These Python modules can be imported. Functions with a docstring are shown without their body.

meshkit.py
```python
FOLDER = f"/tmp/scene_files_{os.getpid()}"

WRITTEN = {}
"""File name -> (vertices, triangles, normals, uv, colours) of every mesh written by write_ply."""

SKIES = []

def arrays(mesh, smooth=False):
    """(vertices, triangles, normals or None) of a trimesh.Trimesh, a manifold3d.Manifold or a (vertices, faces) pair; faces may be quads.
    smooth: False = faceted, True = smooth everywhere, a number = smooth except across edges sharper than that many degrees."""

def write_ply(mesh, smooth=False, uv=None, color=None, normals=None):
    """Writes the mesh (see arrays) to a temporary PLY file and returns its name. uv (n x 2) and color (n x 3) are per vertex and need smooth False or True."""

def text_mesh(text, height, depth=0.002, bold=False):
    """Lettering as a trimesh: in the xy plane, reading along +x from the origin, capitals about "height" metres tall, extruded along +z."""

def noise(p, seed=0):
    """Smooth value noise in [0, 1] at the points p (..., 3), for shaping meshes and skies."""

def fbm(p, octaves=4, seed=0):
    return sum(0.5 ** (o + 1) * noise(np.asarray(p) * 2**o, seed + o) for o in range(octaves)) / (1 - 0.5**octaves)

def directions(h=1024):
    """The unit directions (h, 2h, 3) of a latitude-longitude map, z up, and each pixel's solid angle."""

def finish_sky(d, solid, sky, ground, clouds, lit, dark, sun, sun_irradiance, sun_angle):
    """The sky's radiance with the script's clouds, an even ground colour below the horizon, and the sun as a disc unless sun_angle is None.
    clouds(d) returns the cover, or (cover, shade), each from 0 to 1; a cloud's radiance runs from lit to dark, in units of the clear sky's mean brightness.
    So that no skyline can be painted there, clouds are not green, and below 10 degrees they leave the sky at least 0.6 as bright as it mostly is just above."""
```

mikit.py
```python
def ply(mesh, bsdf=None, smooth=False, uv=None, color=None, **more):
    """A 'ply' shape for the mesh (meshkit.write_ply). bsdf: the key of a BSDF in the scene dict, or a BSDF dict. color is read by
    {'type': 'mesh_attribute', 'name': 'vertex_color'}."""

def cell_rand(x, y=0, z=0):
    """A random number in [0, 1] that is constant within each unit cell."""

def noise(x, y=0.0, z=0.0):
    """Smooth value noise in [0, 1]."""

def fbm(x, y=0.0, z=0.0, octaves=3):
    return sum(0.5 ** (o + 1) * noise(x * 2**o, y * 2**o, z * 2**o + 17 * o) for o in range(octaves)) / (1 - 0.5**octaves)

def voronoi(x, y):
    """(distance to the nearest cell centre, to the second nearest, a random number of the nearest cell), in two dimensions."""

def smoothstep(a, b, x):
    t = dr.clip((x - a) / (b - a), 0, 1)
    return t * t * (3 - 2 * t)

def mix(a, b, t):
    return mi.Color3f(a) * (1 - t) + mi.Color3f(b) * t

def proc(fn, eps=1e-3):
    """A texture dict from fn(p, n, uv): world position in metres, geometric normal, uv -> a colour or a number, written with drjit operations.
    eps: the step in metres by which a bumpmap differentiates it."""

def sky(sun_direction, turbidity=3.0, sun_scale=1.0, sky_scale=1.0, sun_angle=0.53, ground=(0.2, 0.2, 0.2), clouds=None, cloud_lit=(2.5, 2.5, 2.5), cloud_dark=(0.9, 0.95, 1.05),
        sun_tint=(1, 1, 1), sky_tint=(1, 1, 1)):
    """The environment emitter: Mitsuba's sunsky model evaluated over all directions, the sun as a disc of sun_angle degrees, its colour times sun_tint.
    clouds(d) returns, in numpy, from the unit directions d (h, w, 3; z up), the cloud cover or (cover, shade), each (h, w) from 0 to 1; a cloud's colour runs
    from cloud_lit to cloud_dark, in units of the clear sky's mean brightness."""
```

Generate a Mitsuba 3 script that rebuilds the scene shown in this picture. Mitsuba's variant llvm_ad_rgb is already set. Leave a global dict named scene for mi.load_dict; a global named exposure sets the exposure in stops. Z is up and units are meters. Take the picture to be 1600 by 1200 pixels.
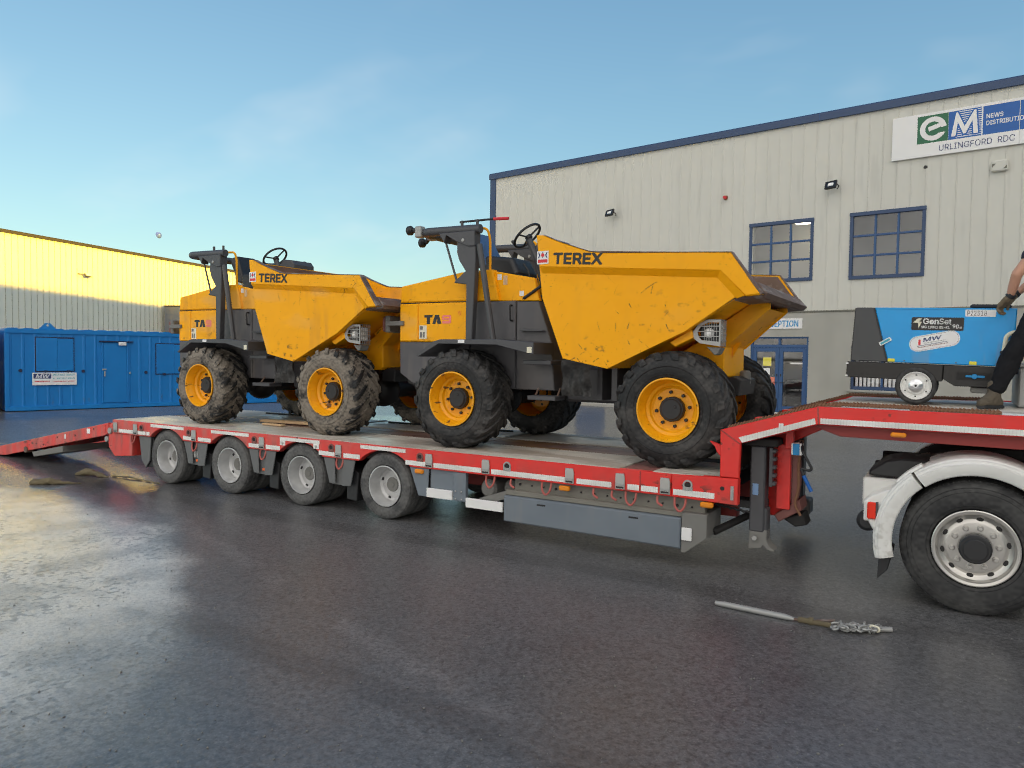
import math
import numpy as np, trimesh, shapely
import shapely.geometry as sg
import mitsuba as mi, drjit as dr
import mikit, meshkit
from mikit import noise, fbm, voronoi, cell_rand, smoothstep, mix, proc

T = mi.ScalarTransform4f
PI = math.pi
rng = np.random.default_rng(7)
scene, labels = {}, {}

# ------------------------------------------------------------------ camera, sky, sun, exposure
CAM = np.array([10.028, -6.733, 1.993])
FW = np.array([-0.51425, 0.85673, -0.03969])
UP = np.array([-0.032, 0.027, 0.999])
scene['camera'] = {'type': 'perspective', 'fov': 69.50, 'fov_axis': 'x', 'near_clip': 0.05, 'far_clip': 6000.0,
                   'to_world': T().look_at(origin=CAM.tolist(), target=(CAM + FW).tolist(), up=UP.tolist())}
SUN_AZ, SUN_EL = math.radians(-16.0), math.radians(6.5)
SUN = [math.cos(SUN_AZ) * math.cos(SUN_EL), math.sin(SUN_AZ) * math.cos(SUN_EL), math.sin(SUN_EL)]


def cirrus(d):
    """thin cirrus in front; a broken grey-white cloud field behind the camera (the windows mirror it)"""
    z = np.maximum(d[..., 2], 0.03)
    p = np.stack([d[..., 0] / (z + 0.25) * 1.1, d[..., 1] / (z + 0.25) * 2.6, z * 0], -1)
    a = meshkit.fbm(p * 1.6 + 3.1, 5, seed=3)
    b = meshkit.fbm(p * np.array([5.0, 2.0, 1.0]) + 9.0, 4, seed=8)
    c = np.clip((a - 0.5) * 2.6, 0, 1) * np.clip((b - 0.30) * 2.2, 0, 1) * 0.30
    q = np.stack([d[..., 0] / (z + 0.35), d[..., 1] / (z + 0.35), z * 0], -1)
    f = meshkit.fbm(q * 1.7 + 20.0, 5, seed=5)
    back = d[..., 0] * 0.50 - d[..., 1] * 0.866
    t = np.clip((back + (f - 0.5) * 1.1 - 0.02) / 0.45, 0, 1)
    k = t * t * (3 - 2 * t) * 0.92
    shade = np.clip(meshkit.fbm(q * 3.1 + 7.0, 4, seed=9) * 1.6 - 0.45, 0, 1)
    cover = 1 - (1 - c) * (1 - k)
    return cover, np.where(k > 0.02, shade, 0.9)


scene['sky'] = mikit.sky(SUN, turbidity=3.2, sun_scale=1.0, sky_scale=1.0, ground=(0.12, 0.12, 0.12), clouds=cirrus,
                         cloud_lit=(4.9, 4.7, 4.35), cloud_dark=(2.5, 2.42, 2.35), sun_tint=(1.35, 1.70, 0.48), sky_tint=(0.455, 0.635, 0.80))
exposure = 3.95

# ------------------------------------------------------------------ materials


def two(b):
    return {'type': 'twosided', 'bsdf': b}


def pr(color, rough=0.5, spec=0.5, metal=0.0, **k):
    return {'type': 'principled', 'base_color': color if isinstance(color, dict) else {'type': 'rgb', 'value': list(color)},
            'roughness': rough, 'specular': spec, 'metallic': metal, **k}


def bump(b, fn, scale=1.0, eps=2e-3):
    return {'type': 'bumpmap', 'arbitrary': proc(fn, eps=eps), 'scale': scale, 'bsdf': b}


def mat(key, b):
    scene[key] = two(b)


def plain(key, color, rough=0.5, spec=0.5, metal=0.0):
    mat(key, pr(color, rough, spec, metal))


# wet asphalt: dark aggregate, damp patches that shine, pale silty patch with wet sheen painted in
def asphalt_wet(p):
    a = fbm(p.x * 0.22 + 5.0, p.y * 0.30 + 2.0, 0.0, 4)
    b = fbm(p.x * 1.3, p.y * 1.7, 3.0, 3)
    return smoothstep(0.36, 0.62, a * 0.75 + b * 0.25)


def asphalt_col(p, n, uv):
    g = noise(p.x * 110.0, p.y * 110.0) * 0.45 + noise(p.x * 45.0, p.y * 45.0, 4.0) * 0.55
    w = asphalt_wet(p)
    base = mix((0.098, 0.096, 0.098), (0.066, 0.064, 0.066), w)
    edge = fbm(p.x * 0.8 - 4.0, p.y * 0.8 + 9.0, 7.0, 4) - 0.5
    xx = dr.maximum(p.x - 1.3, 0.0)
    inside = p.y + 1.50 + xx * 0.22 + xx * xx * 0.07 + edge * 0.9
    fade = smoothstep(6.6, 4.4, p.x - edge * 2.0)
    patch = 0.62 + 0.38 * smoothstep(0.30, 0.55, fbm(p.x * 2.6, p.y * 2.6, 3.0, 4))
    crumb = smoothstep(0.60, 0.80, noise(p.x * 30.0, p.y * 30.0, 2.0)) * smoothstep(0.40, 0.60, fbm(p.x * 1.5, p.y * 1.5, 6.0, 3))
    silt_sheen = smoothstep(0.20, -0.30, inside) * fade * patch * (1.0 - 0.6 * crumb)  # silty patch, brightened so its colour also carries the wet sky reflection
    c = mix(base, (0.52, 0.49, 0.445), silt_sheen * 0.92)
    stone = smoothstep(0.70, 0.86, noise(p.x * 95.0 + 11.0, p.y * 95.0, 9.0))
    c = mix(c, (0.17, 0.165, 0.16), stone * 0.35)
    worn = smoothstep(0.60, 0.76, fbm(p.x * 0.6 + p.y * 0.35, p.y * 2.2 - p.x * 0.9, 2.0, 3))
    c = mix(c, (0.10, 0.098, 0.10), worn * 0.25)
    seam = dr.abs(p.y + 1.93 + (p.x - 3.9) * 0.355 + 0.10 * (fbm(p.x * 1.3, p.y * 1.3, 5.0, 3) - 0.5))
    c = mix(c, (0.20, 0.19, 0.19), smoothstep(0.16, 0.02, seam) * 0.30 * smoothstep(0.35, 0.6, fbm(p.x * 3.0, p.y * 3.0, 8.0, 3)))
    trk = smoothstep(0.22, 0.10, dr.abs(p.y + 0.55 + 0.05 * dr.sin(p.x * 0.7))) + smoothstep(0.20, 0.08, dr.abs(p.y + 3.1 + 0.05 * p.x))
    c = mix(c, (0.035, 0.033, 0.033), dr.minimum(trk, 1.0) * 0.35 * (1.0 - silt_sheen))
    return c * (0.46 + 1.08 * g + silt_sheen * (0.32 - 0.64 * g))


def asphalt_rough(p, n, uv):
    w = asphalt_wet(p)
    left = smoothstep(6.5, 1.0, p.x)
    return 0.36 - 0.09 * w - 0.06 * left


def asphalt_h(p, n, uv):
    w = asphalt_wet(p)
    h = noise(p.x * 95.0, p.y * 95.0, 1.0) * 0.0010 + noise(p.x * 38.0, p.y * 38.0, 5.0) * 0.0012
    return h * (1.0 - 0.55 * w) + fbm(p.x * 2.0, p.y * 2.0, 0.0, 3) * 0.012


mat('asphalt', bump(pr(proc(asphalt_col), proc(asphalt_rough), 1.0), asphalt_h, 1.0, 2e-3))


def concrete_col(p, n, uv):
    a = fbm(p.x * 0.9, p.y * 0.9, p.z * 0.9, 4)
    s = fbm(p.x * 3.0, p.y * 3.0, p.z * 0.35, 3)
    return mix((0.30, 0.295, 0.265), (0.44, 0.43, 0.39), a * 0.6 + s * 0.5)


mat('render_grey', pr(proc(concrete_col), 0.85, 0.3))
plain('concrete', (0.34, 0.33, 0.30), 0.8, 0.3)


def clad_col(p, n, uv):
    s = fbm(p.x * 2.2, p.y * 2.2, p.z * 0.14, 3)
    d = smoothstep(0.55, 0.8, fbm(p.x * 5.0, p.y * 5.0, p.z * 0.5, 3)) * 0.14
    return mix((0.60, 0.59, 0.535), (0.53, 0.52, 0.465), s * 0.5) * (1.0 - d * 0.6)


mat('cladding', pr(proc(clad_col), 0.5, 0.4))
plain('joint_dark', (0.16, 0.155, 0.13), 0.7)
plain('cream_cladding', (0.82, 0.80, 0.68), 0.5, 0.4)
plain('cream_joint', (0.32, 0.30, 0.20), 0.7)
plain('gutter_brown', (0.045, 0.037, 0.030), 0.6)
plain('trim_blue', (0.028, 0.058, 0.135), 0.45)
plain('frame_blue', (0.022, 0.075, 0.20), 0.4)
plain('roof_metal', (0.25, 0.25, 0.25), 0.5)
plain('room_wall', (0.42, 0.43, 0.43), 0.9)
scene['glass'] = {'type': 'thindielectric', 'int_ior': 1.6}
mat('glass_dark', pr((0.02, 0.022, 0.024), 0.06, 0.6))


def cabin_col(p, n, uv):
    s = fbm(p.x * 1.5, p.y * 1.5, p.z * 0.8, 3)
    r = smoothstep(0.66, 0.8, fbm(p.x * 6.0, p.y * 6.0, p.z * 3.0, 4)) * smoothstep(0.9, 0.1, p.z)
    return mix(mix((0.002, 0.155, 0.46), (0.003, 0.200, 0.55), s), (0.10, 0.09, 0.08), r * 0.35)


mat('cabin_blue', pr(proc(cabin_col), 0.38, 0.5))
plain('cabin_dark', (0.01, 0.02, 0.06), 0.6)
plain('grey_sheet', (0.18, 0.19, 0.21), 0.55)


# yellow paint with scratches to dark steel, rubbed pale patches and dirt
def seg(x, z, size, seed, dens, wd):
    """thin random strokes: one per cell of a grid, or none"""
    cx, cz = dr.floor(x / size), dr.floor(z / size)
    r = [cell_rand(cx, cz, seed + i) for i in range(5)]
    ang = r[0] * 2.2 + 0.45
    dx, dz = x / size - cx - 0.35 - 0.3 * r[1], z / size - cz - 0.35 - 0.3 * r[2]
    ca, sa = dr.cos(ang), dr.sin(ang)
    along, across = dx * ca + dz * sa, -dx * sa + dz * ca
    across = across + 0.35 * along * along
    L = 0.10 + 0.22 * r[3]
    w = wd / size * (0.4 + 0.9 * r[4])
    on = dr.select(cell_rand(cx, cz, seed + 9) < dens, 1.0, 0.0)
    return on * smoothstep(w, w * 0.45, dr.abs(across)) * smoothstep(L, L * 0.8, dr.abs(along))


def scratch(p, k):
    m = smoothstep(0.44, 0.60, fbm(p.x * 1.1 + k, p.z * 1.3, p.y, 3))
    low = smoothstep(2.9, 1.9, p.z)
    brk = 0.35 + 0.65 * smoothstep(0.35, 0.6, noise(p.x * 60.0, p.y * 60.0, p.z * 60.0))
    s = dr.maximum(seg(p.x, p.z, 0.42, 20.0, 0.45, 0.0070), dr.maximum(seg(p.x + 0.13, p.z + 0.07, 0.19, 40.0, 0.50, 0.0050), seg(p.x + 0.05, p.z + 0.11, 0.13, 60.0, 0.16, 0.0042)))
    sc = smoothstep(0.62, 0.78, fbm(p.x * 16.0, p.y * 16.0, p.z * 16.0, 3)) * smoothstep(0.48, 0.64, fbm(p.x * 1.9 + 4.0, p.y, p.z * 2.1, 3))
    return dr.maximum(s * brk * (0.15 + 0.85 * m), sc * 0.75 * (0.2 + 0.8 * low))


def yellow_col(p, n, uv):
    far = smoothstep(4.4, 4.0, p.x)
    c = mix((0.95, 0.435, 0.001), (0.92, 0.385, 0.001), fbm(p.x * 1.2, p.y * 1.2, p.z * 1.2, 3))
    pale = smoothstep(0.56, 0.72, fbm(p.x * 1.3 + 7.0, p.y, p.z * 2.5, 3))
    c = mix(c, (0.80, 0.42, 0.09), pale * (0.15 + 0.45 * far))
    s = scratch(p, 1.7)
    c = mix(c, (0.07, 0.042, 0.02), s * 0.9)
    speck = smoothstep(0.87, 0.91, noise(p.x * 60.0, p.y * 60.0, p.z * 60.0)) * smoothstep(0.50, 0.66, fbm(p.x * 2.0, p.y * 2.0, p.z * 2.0, 2))
    c = mix(c, (0.08, 0.05, 0.025), speck * 0.7)
    run = smoothstep(0.55, 0.75, fbm(p.x * 7.0, p.y * 7.0, p.z * 0.9 + 3.0, 3))
    return mix(c, (0.42, 0.20, 0.05), run * (0.05 + 0.20 * far))


def yellow_rough(p, n, uv):
    return 0.36 + 0.25 * fbm(p.x * 3.0, p.y * 3.0, p.z * 3.0, 3)




def dent_h(p, n, uv):
    return fbm(p.x * 2.6 + 1.0, p.y * 2.6, p.z * 2.6, 2) * 0.010 + noise(p.x * 9.0, p.y * 9.0, p.z * 9.0) * 0.0012


mat('yellow', bump(pr(proc(yellow_col), proc(yellow_rough), 0.25), dent_h, 1.0, 4e-3))


def rim_col(p, n, uv):
    c = mix((0.88, 0.41, 0.002), (0.80, 0.33, 0.003), fbm(p.x * 6.0, p.y * 6.0, p.z * 6.0, 2))
    r = smoothstep(0.64, 0.70, fbm(p.x * 17.0, p.y * 6.0, p.z * 17.0, 3)) * smoothstep(0.47, 0.60, fbm(p.x * 2.3 + 2.0, p.y * 2.0, p.z * 2.3, 2))
    return mix(c, (0.10, 0.045, 0.025), r * 0.9)


mat('rim_yellow', pr(proc(rim_col), 0.42, 0.5))


# worn steel of the skip's inside and lip
def rust_col(p, n, uv):
    a = fbm(p.x * 4.0, p.y * 4.0, p.z * 4.0, 4)
    b = fbm(p.x * 14.0, p.y * 3.0, p.z * 14.0, 3)
    return mix(mix((0.095, 0.055, 0.040), (0.20, 0.135, 0.105), a), (0.30, 0.28, 0.27), smoothstep(0.5, 0.75, b) * 0.55)


mat('rust_steel', pr(proc(rust_col), 0.55, 0.5, 0.15))


def grey_col(p, n, uv):
    far = smoothstep(4.4, 4.0, p.x)
    d = fbm(p.x * 2.0, p.y * 2.0, p.z * 2.0, 4)
    r = smoothstep(0.45, 0.75, fbm(p.x * 9.0, p.y * 9.0, p.z * 1.2, 3))
    c = mix((0.062, 0.060, 0.068), (0.105, 0.10, 0.105), d)
    return mix(c, (0.19, 0.165, 0.14), r * (0.22 + 0.25 * far))


mat('dark_grey', pr(proc(grey_col), 0.48, 0.5))
plain('frame_grey', (0.060, 0.060, 0.066), 0.42)
plain('black_steel', (0.016, 0.016, 0.018), 0.5)
plain('black_plastic', (0.02, 0.02, 0.022), 0.45)
plain('seat_blue', (0.045, 0.10, 0.22), 0.5)
plain('steel', (0.45, 0.44, 0.42), 0.38, 0.5, 0.6)
plain('galvanised', (0.36, 0.36, 0.35), 0.5, 0.5, 0.4)


def white_col(p, n, uv):
    a = fbm(p.x * 5.0, p.y * 5.0, p.z * 5.0, 4)
    spray = smoothstep(0.42, 0.72, fbm(p.x * 22.0, p.y * 22.0, p.z * 22.0, 3)) * smoothstep(0.95, 0.35, p.z)
    return mix(mix((0.76, 0.755, 0.73), (0.64, 0.63, 0.60), a), (0.34, 0.31, 0.27), spray * 0.6)


mat('white_paint', pr(proc(white_col), 0.35))
plain('chrome', (0.7, 0.7, 0.72), 0.12, 0.5, 1.0)


def rubber(key, dust, lo, hi, black=0.016, r=0.62, col=(0.20, 0.17, 0.135)):
    def col_(p, n, uv):
        a = fbm(p.x * 5.0, p.y * 5.0, p.z * 5.0, 4)
        b = noise(p.x * 40.0, p.y * 40.0, p.z * 40.0)
        m = smoothstep(lo, hi, a * 0.8 + b * 0.2)
        return mix((black, black, black * 1.05), col, m * dust) * (0.8 + 0.4 * b)
    mat(key, pr(proc(col_), r, 0.35))


rubber('rubber_dark', 0.42, 0.36, 0.74, 0.018, 0.6, (0.115, 0.105, 0.098))
rubber('rubber_muddy', 0.96, 0.24, 0.60, 0.022, 0.8, (0.215, 0.185, 0.152))
rubber('rubber_lug', 0.85, 0.44, 0.62, 0.012, 0.6, (0.20, 0.168, 0.135))
rubber('rubber_road', 0.85, 0.15, 0.60, 0.045, 0.75, (0.125, 0.123, 0.120))
rubber('rubber_truck', 0.55, 0.30, 0.75, 0.024, 0.55, (0.085, 0.083, 0.080))


def red_col(p, n, uv):
    rear = smoothstep(6.0, 2.0, p.x)
    a = fbm(p.x * 2.0, p.y * 2.0, p.z * 3.0, 4)
    b = smoothstep(0.35, 0.75, fbm(p.x * 9.0, p.y * 9.0, p.z * 2.0, 3))
    c = mix((0.76, 0.022, 0.016), (0.66, 0.018, 0.014), a)
    c = mix(c, (0.42, 0.16, 0.135), (0.10 + 0.55 * rear) * (0.35 + 0.65 * b))
    grime = smoothstep(0.45, 0.75, fbm(p.x * 6.0, p.y * 4.0, p.z * 0.8, 4)) * smoothstep(0.90, 0.66, p.z)
    c = mix(c, (0.20, 0.075, 0.06), grime * 0.55)
    ch = smoothstep(0.74, 0.80, noise(p.x * 24.0, p.y * 24.0, p.z * 24.0)) * smoothstep(0.55, 0.7, a)
    return mix(c, (0.08, 0.03, 0.02), ch * 0.8)


mat('red', pr(proc(red_col), 0.36, 0.5))
plain('red_dull', (0.30, 0.035, 0.03), 0.5)
plain('red_dirty', (0.20, 0.075, 0.065), 0.6)


def wood_col(p, n, uv):
    b = cell_rand(dr.floor(p.y / 0.231), dr.floor(p.x / 1.4), 3.0)
    g = fbm(p.x * 2.0, p.y * 26.0, 0.0, 4)
    st = smoothstep(0.50, 0.72, fbm(p.x * 1.1, p.y * 2.4, 4.0, 4))
    c = mix((0.58, 0.535, 0.47), (0.36, 0.32, 0.275), g * 0.75 + b * 0.3)
    return mix(c, (0.20, 0.135, 0.10), st * 0.5)


def wood_rough(p, n, uv):
    return 0.62 - 0.30 * smoothstep(0.45, 0.65, fbm(p.x * 1.4, p.y * 2.0, 8.0, 3))


mat('wood', pr(proc(wood_col), proc(wood_rough), 0.5))


def deckrust_col(p, n, uv):
    a = fbm(p.x * 1.6, p.y * 9.0, 0.0, 4)
    return mix((0.13, 0.060, 0.048), mix((0.23, 0.14, 0.11), (0.33, 0.17, 0.06), smoothstep(0.55, 0.7, fbm(p.x * 0.9, p.y * 2.0, 6.0, 3))), a)


mat('deck_rust', pr(proc(deckrust_col), 0.5, 0.5))
plain('timber_pale', (0.62, 0.42, 0.24), 0.7, 0.3)


def tape_col(p, n, uv):
    gx = dr.abs(dr.fma(p.x, 1.0 / 0.024, 0.0) - dr.floor(p.x / 0.024) - 0.5)
    line = smoothstep(0.40, 0.47, gx)
    d = fbm(p.x * 5.0, p.y * 5.0, p.z * 9.0, 3)
    return mix((0.74, 0.73, 0.70), (0.50, 0.48, 0.45), line * 0.5 + smoothstep(0.4, 0.8, d) * 0.55)


mat('tape', pr(proc(tape_col), 0.4, 0.5))


def slate_col(p, n, uv):
    a = fbm(p.x * 2.0, p.y * 2.0, p.z * 2.0, 3)
    r = smoothstep(0.5, 0.8, fbm(p.x * 12.0, p.y * 9.0, p.z * 1.0, 3))
    return mix(mix((0.125, 0.150, 0.180), (0.165, 0.190, 0.22), a), (0.20, 0.20, 0.20), r * 0.35)


mat('slate', pr(proc(slate_col), 0.5, 0.5))
plain('mud_grey', (0.17, 0.165, 0.155), 0.7)
plain('beam_grime', (0.20, 0.19, 0.165), 0.75)
plain('mudguard', (0.125, 0.128, 0.130), 0.6)
plain('under_dark', (0.02, 0.019, 0.019), 0.8)
plain('amber', (0.75, 0.24, 0.01), 0.2)
plain('lens_red', (0.75, 0.03, 0.01), 0.18)
plain('orange', (0.72, 0.13, 0.03), 0.5)
plain('hose_red', (0.42, 0.10, 0.085), 0.6)


def rim_grey_col(p, n, uv):
    a = fbm(p.x * 9.0, p.y * 9.0, p.z * 9.0, 4)
    return mix((0.62, 0.62, 0.62), (0.36, 0.355, 0.35), a)


mat('rim_silver', pr(proc(rim_grey_col), 0.42, 0.5, 0.35))
plain('alloy', (0.55, 0.53, 0.50), 0.30, 0.5, 0.75)


def gen_col(p, n, uv):
    a = fbm(p.x * 4.0, p.y * 4.0, p.z * 4.0, 4)
    d = smoothstep(0.52, 0.75, fbm(p.x * 14.0, p.y * 14.0, p.z * 2.5, 3)) * smoothstep(2.35, 1.95, p.z)
    return mix(mix((0.012, 0.335, 0.74), (0.010, 0.285, 0.66), a), (0.20, 0.24, 0.26), d * 0.35)


mat('gen_blue', pr(proc(gen_col), 0.35))
plain('gen_grey', (0.055, 0.057, 0.060), 0.45)
plain('gen_black', (0.020, 0.018, 0.017), 0.5)
plain('ivory', (0.70, 0.66, 0.52), 0.5)
plain('label_white', (0.75, 0.74, 0.73), 0.4)
plain('ink_black', (0.018, 0.017, 0.018), 0.5)
plain('ink_navy', (0.02, 0.035, 0.13), 0.5)
plain('ink_red', (0.62, 0.03, 0.04), 0.5)
plain('ink_pink', (0.80, 0.20, 0.17), 0.5)
plain('sign_green', (0.012, 0.12, 0.055), 0.4)
plain('sign_blue', (0.006, 0.095, 0.36), 0.4)
plain('sign_cyan', (0.008, 0.22, 0.50), 0.4)
plain('label_blue', (0.16, 0.27, 0.45), 0.5)
plain('sign_teal', (0.05, 0.35, 0.45), 0.4)
plain('sign_yellow', (0.75, 0.66, 0.05), 0.5)
plain('rope_rust', (0.20, 0.095, 0.052), 0.8)


def sand_col(p, n, uv):
    a = fbm(p.x * 14.0, p.y * 14.0, p.z * 14.0, 3)
    return mix((0.20, 0.165, 0.10), (0.09, 0.072, 0.045), a)


mat('sack_cloth', pr(proc(sand_col), 0.85, 0.3))
plain('skin', (0.52, 0.27, 0.18), 0.5)
plain('trouser', (0.012, 0.012, 0.014), 0.85, 0.2)
plain('shirt', (0.035, 0.037, 0.05), 0.85, 0.2)
plain('glove', (0.16, 0.125, 0.085), 0.85, 0.2)
plain('boot', (0.105, 0.085, 0.062), 0.75, 0.3)
plain('hair', (0.04, 0.025, 0.015), 0.7)
plain('moon_dust', (0.085, 0.135, 0.60), 0.9, 0.1)

# ------------------------------------------------------------------ mesh helpers: a mesh is (V, F)


def join(*ms):
    V, F, n = [], [], 0
    for v, f in ms:
        V.append(np.asarray(v, float)); F.append(np.asarray(f, int) + n); n += len(v)
    return np.vstack(V), np.vstack(F)


def mv(m, x=0, y=0, z=0):
    return np.asarray(m[0], float) + [x, y, z], m[1]


def xf(m, M):
    M = np.asarray(M, float)
    v = np.asarray(m[0], float) @ M[:3, :3].T + M[:3, 3]
    f = np.asarray(m[1])
    return v, (f[:, ::-1] if np.linalg.det(M[:3, :3]) < 0 else f)


def rot(axis, a, c=(0, 0, 0)):
    return trimesh.transformations.rotation_matrix(a, axis, c)


def _cube():
    pts = []
    for sx in (-1, 1):
        for sy in (-1, 1):
            for sz in (-1, 1):
                for k in range(3):
                    pts.append((sx, sy, sz, k))
    q = np.array([[s * (1.0 if i != k else 1.2) for i, s in enumerate(p[:3])] for p in pts for k in [p[3]]])
    h = trimesh.convex.convex_hull(q)
    idx = [int(np.argmin(((q - v) ** 2).sum(1))) for v in h.vertices]
    return np.array(pts)[idx], np.array(h.faces)


CS, CF = _cube()


def box(x0, x1, y0, y1, z0, z1, b=0.004):
    lo, hi = np.array([min(x0, x1), min(y0, y1), min(z0, z1)], float), np.array([max(x0, x1), max(y0, y1), max(z0, z1)], float)
    b = min(b, 0.4 * (hi - lo).min())
    v = np.empty((len(CS), 3))
    for i in range(3):
        s = CS[:, i]
        inset = np.where(CS[:, 3] == i, 0.0, b)
        v[:, i] = np.where(s < 0, lo[i] + inset, hi[i] - inset)
    return v, CF


def ccw(p):
    p = np.asarray(p, float)
    a = np.sum(p[:, 0] * np.roll(p[:, 1], -1) - np.roll(p[:, 0], -1) * p[:, 1])
    return p if a > 0 else p[::-1]


def inset(p, b):
    e = np.roll(p, -1, 0) - p
    e /= np.linalg.norm(e, axis=1, keepdims=True)
    n = np.stack([-e[:, 1], e[:, 0]], 1)
    n0, n1 = np.roll(n, 1, 0), n
    k = np.maximum(1 + (n0 * n1).sum(1, keepdims=True), 0.25)
    return p + b * (n0 + n1) / k


AX = {'y': lambda p, t: np.stack([p[:, 0], 0 * p[:, 0] + t, p[:, 1]], 1),
      'z': lambda p, t: np.stack([p[:, 0], p[:, 1], 0 * p[:, 0] + t], 1),
      'x': lambda p, t: np.stack([0 * p[:, 0] + t, p[:, 0], p[:, 1]], 1)}


def prism(poly, a, c, axis='y', b=0.004):
    """polygon ((x,z) for axis y, (x,y) for z, (y,z) for x) pushed from a to c along the axis, edges chamfered by b"""
    p = ccw(poly)
    a, c = min(a, c), max(a, c)
    b = min(b, 0.4 * (c - a))
    n = len(p)
    q = inset(p, b) if b > 0 else p
    tri = trimesh.creation.triangulate_polygon(sg.Polygon(q), engine='earcut')[1] if n > 4 else None
    if tri is None:
        tri = np.array([[0, 1, 2]] if n == 3 else [[0, 1, 2], [0, 2, 3]])
    else:
        tv, tri = trimesh.creation.triangulate_polygon(sg.Polygon(q), engine='earcut')
        remap = np.array([int(np.argmin(((q - v) ** 2).sum(1))) for v in tv])
        tri = remap[tri]
    t = tri.copy()
    ar = np.cross(q[t[:, 1]] - q[t[:, 0]], q[t[:, 2]] - q[t[:, 0]])
    t[ar < 0] = t[ar < 0][:, ::-1]
    L = [(q, a), (p, a + b), (p, c - b), (q, c)] if b > 0 else [(p, a), (p, c)]
    V = np.vstack([AX[axis](pp, tt) for pp, tt in L])
    F = [t[:, ::-1], t + n * (len(L) - 1)]
    i = np.arange(n); j = (i + 1) % n
    for k in range(len(L) - 1):
        o, u = k * n, (k + 1) * n
        F += [np.stack([o + i, o + j, u + j], 1), np.stack([o + i, u + j, u + i], 1)]
    F = np.vstack(F)
    if axis == 'y':
        F = F[:, ::-1]
    return V, F


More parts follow.
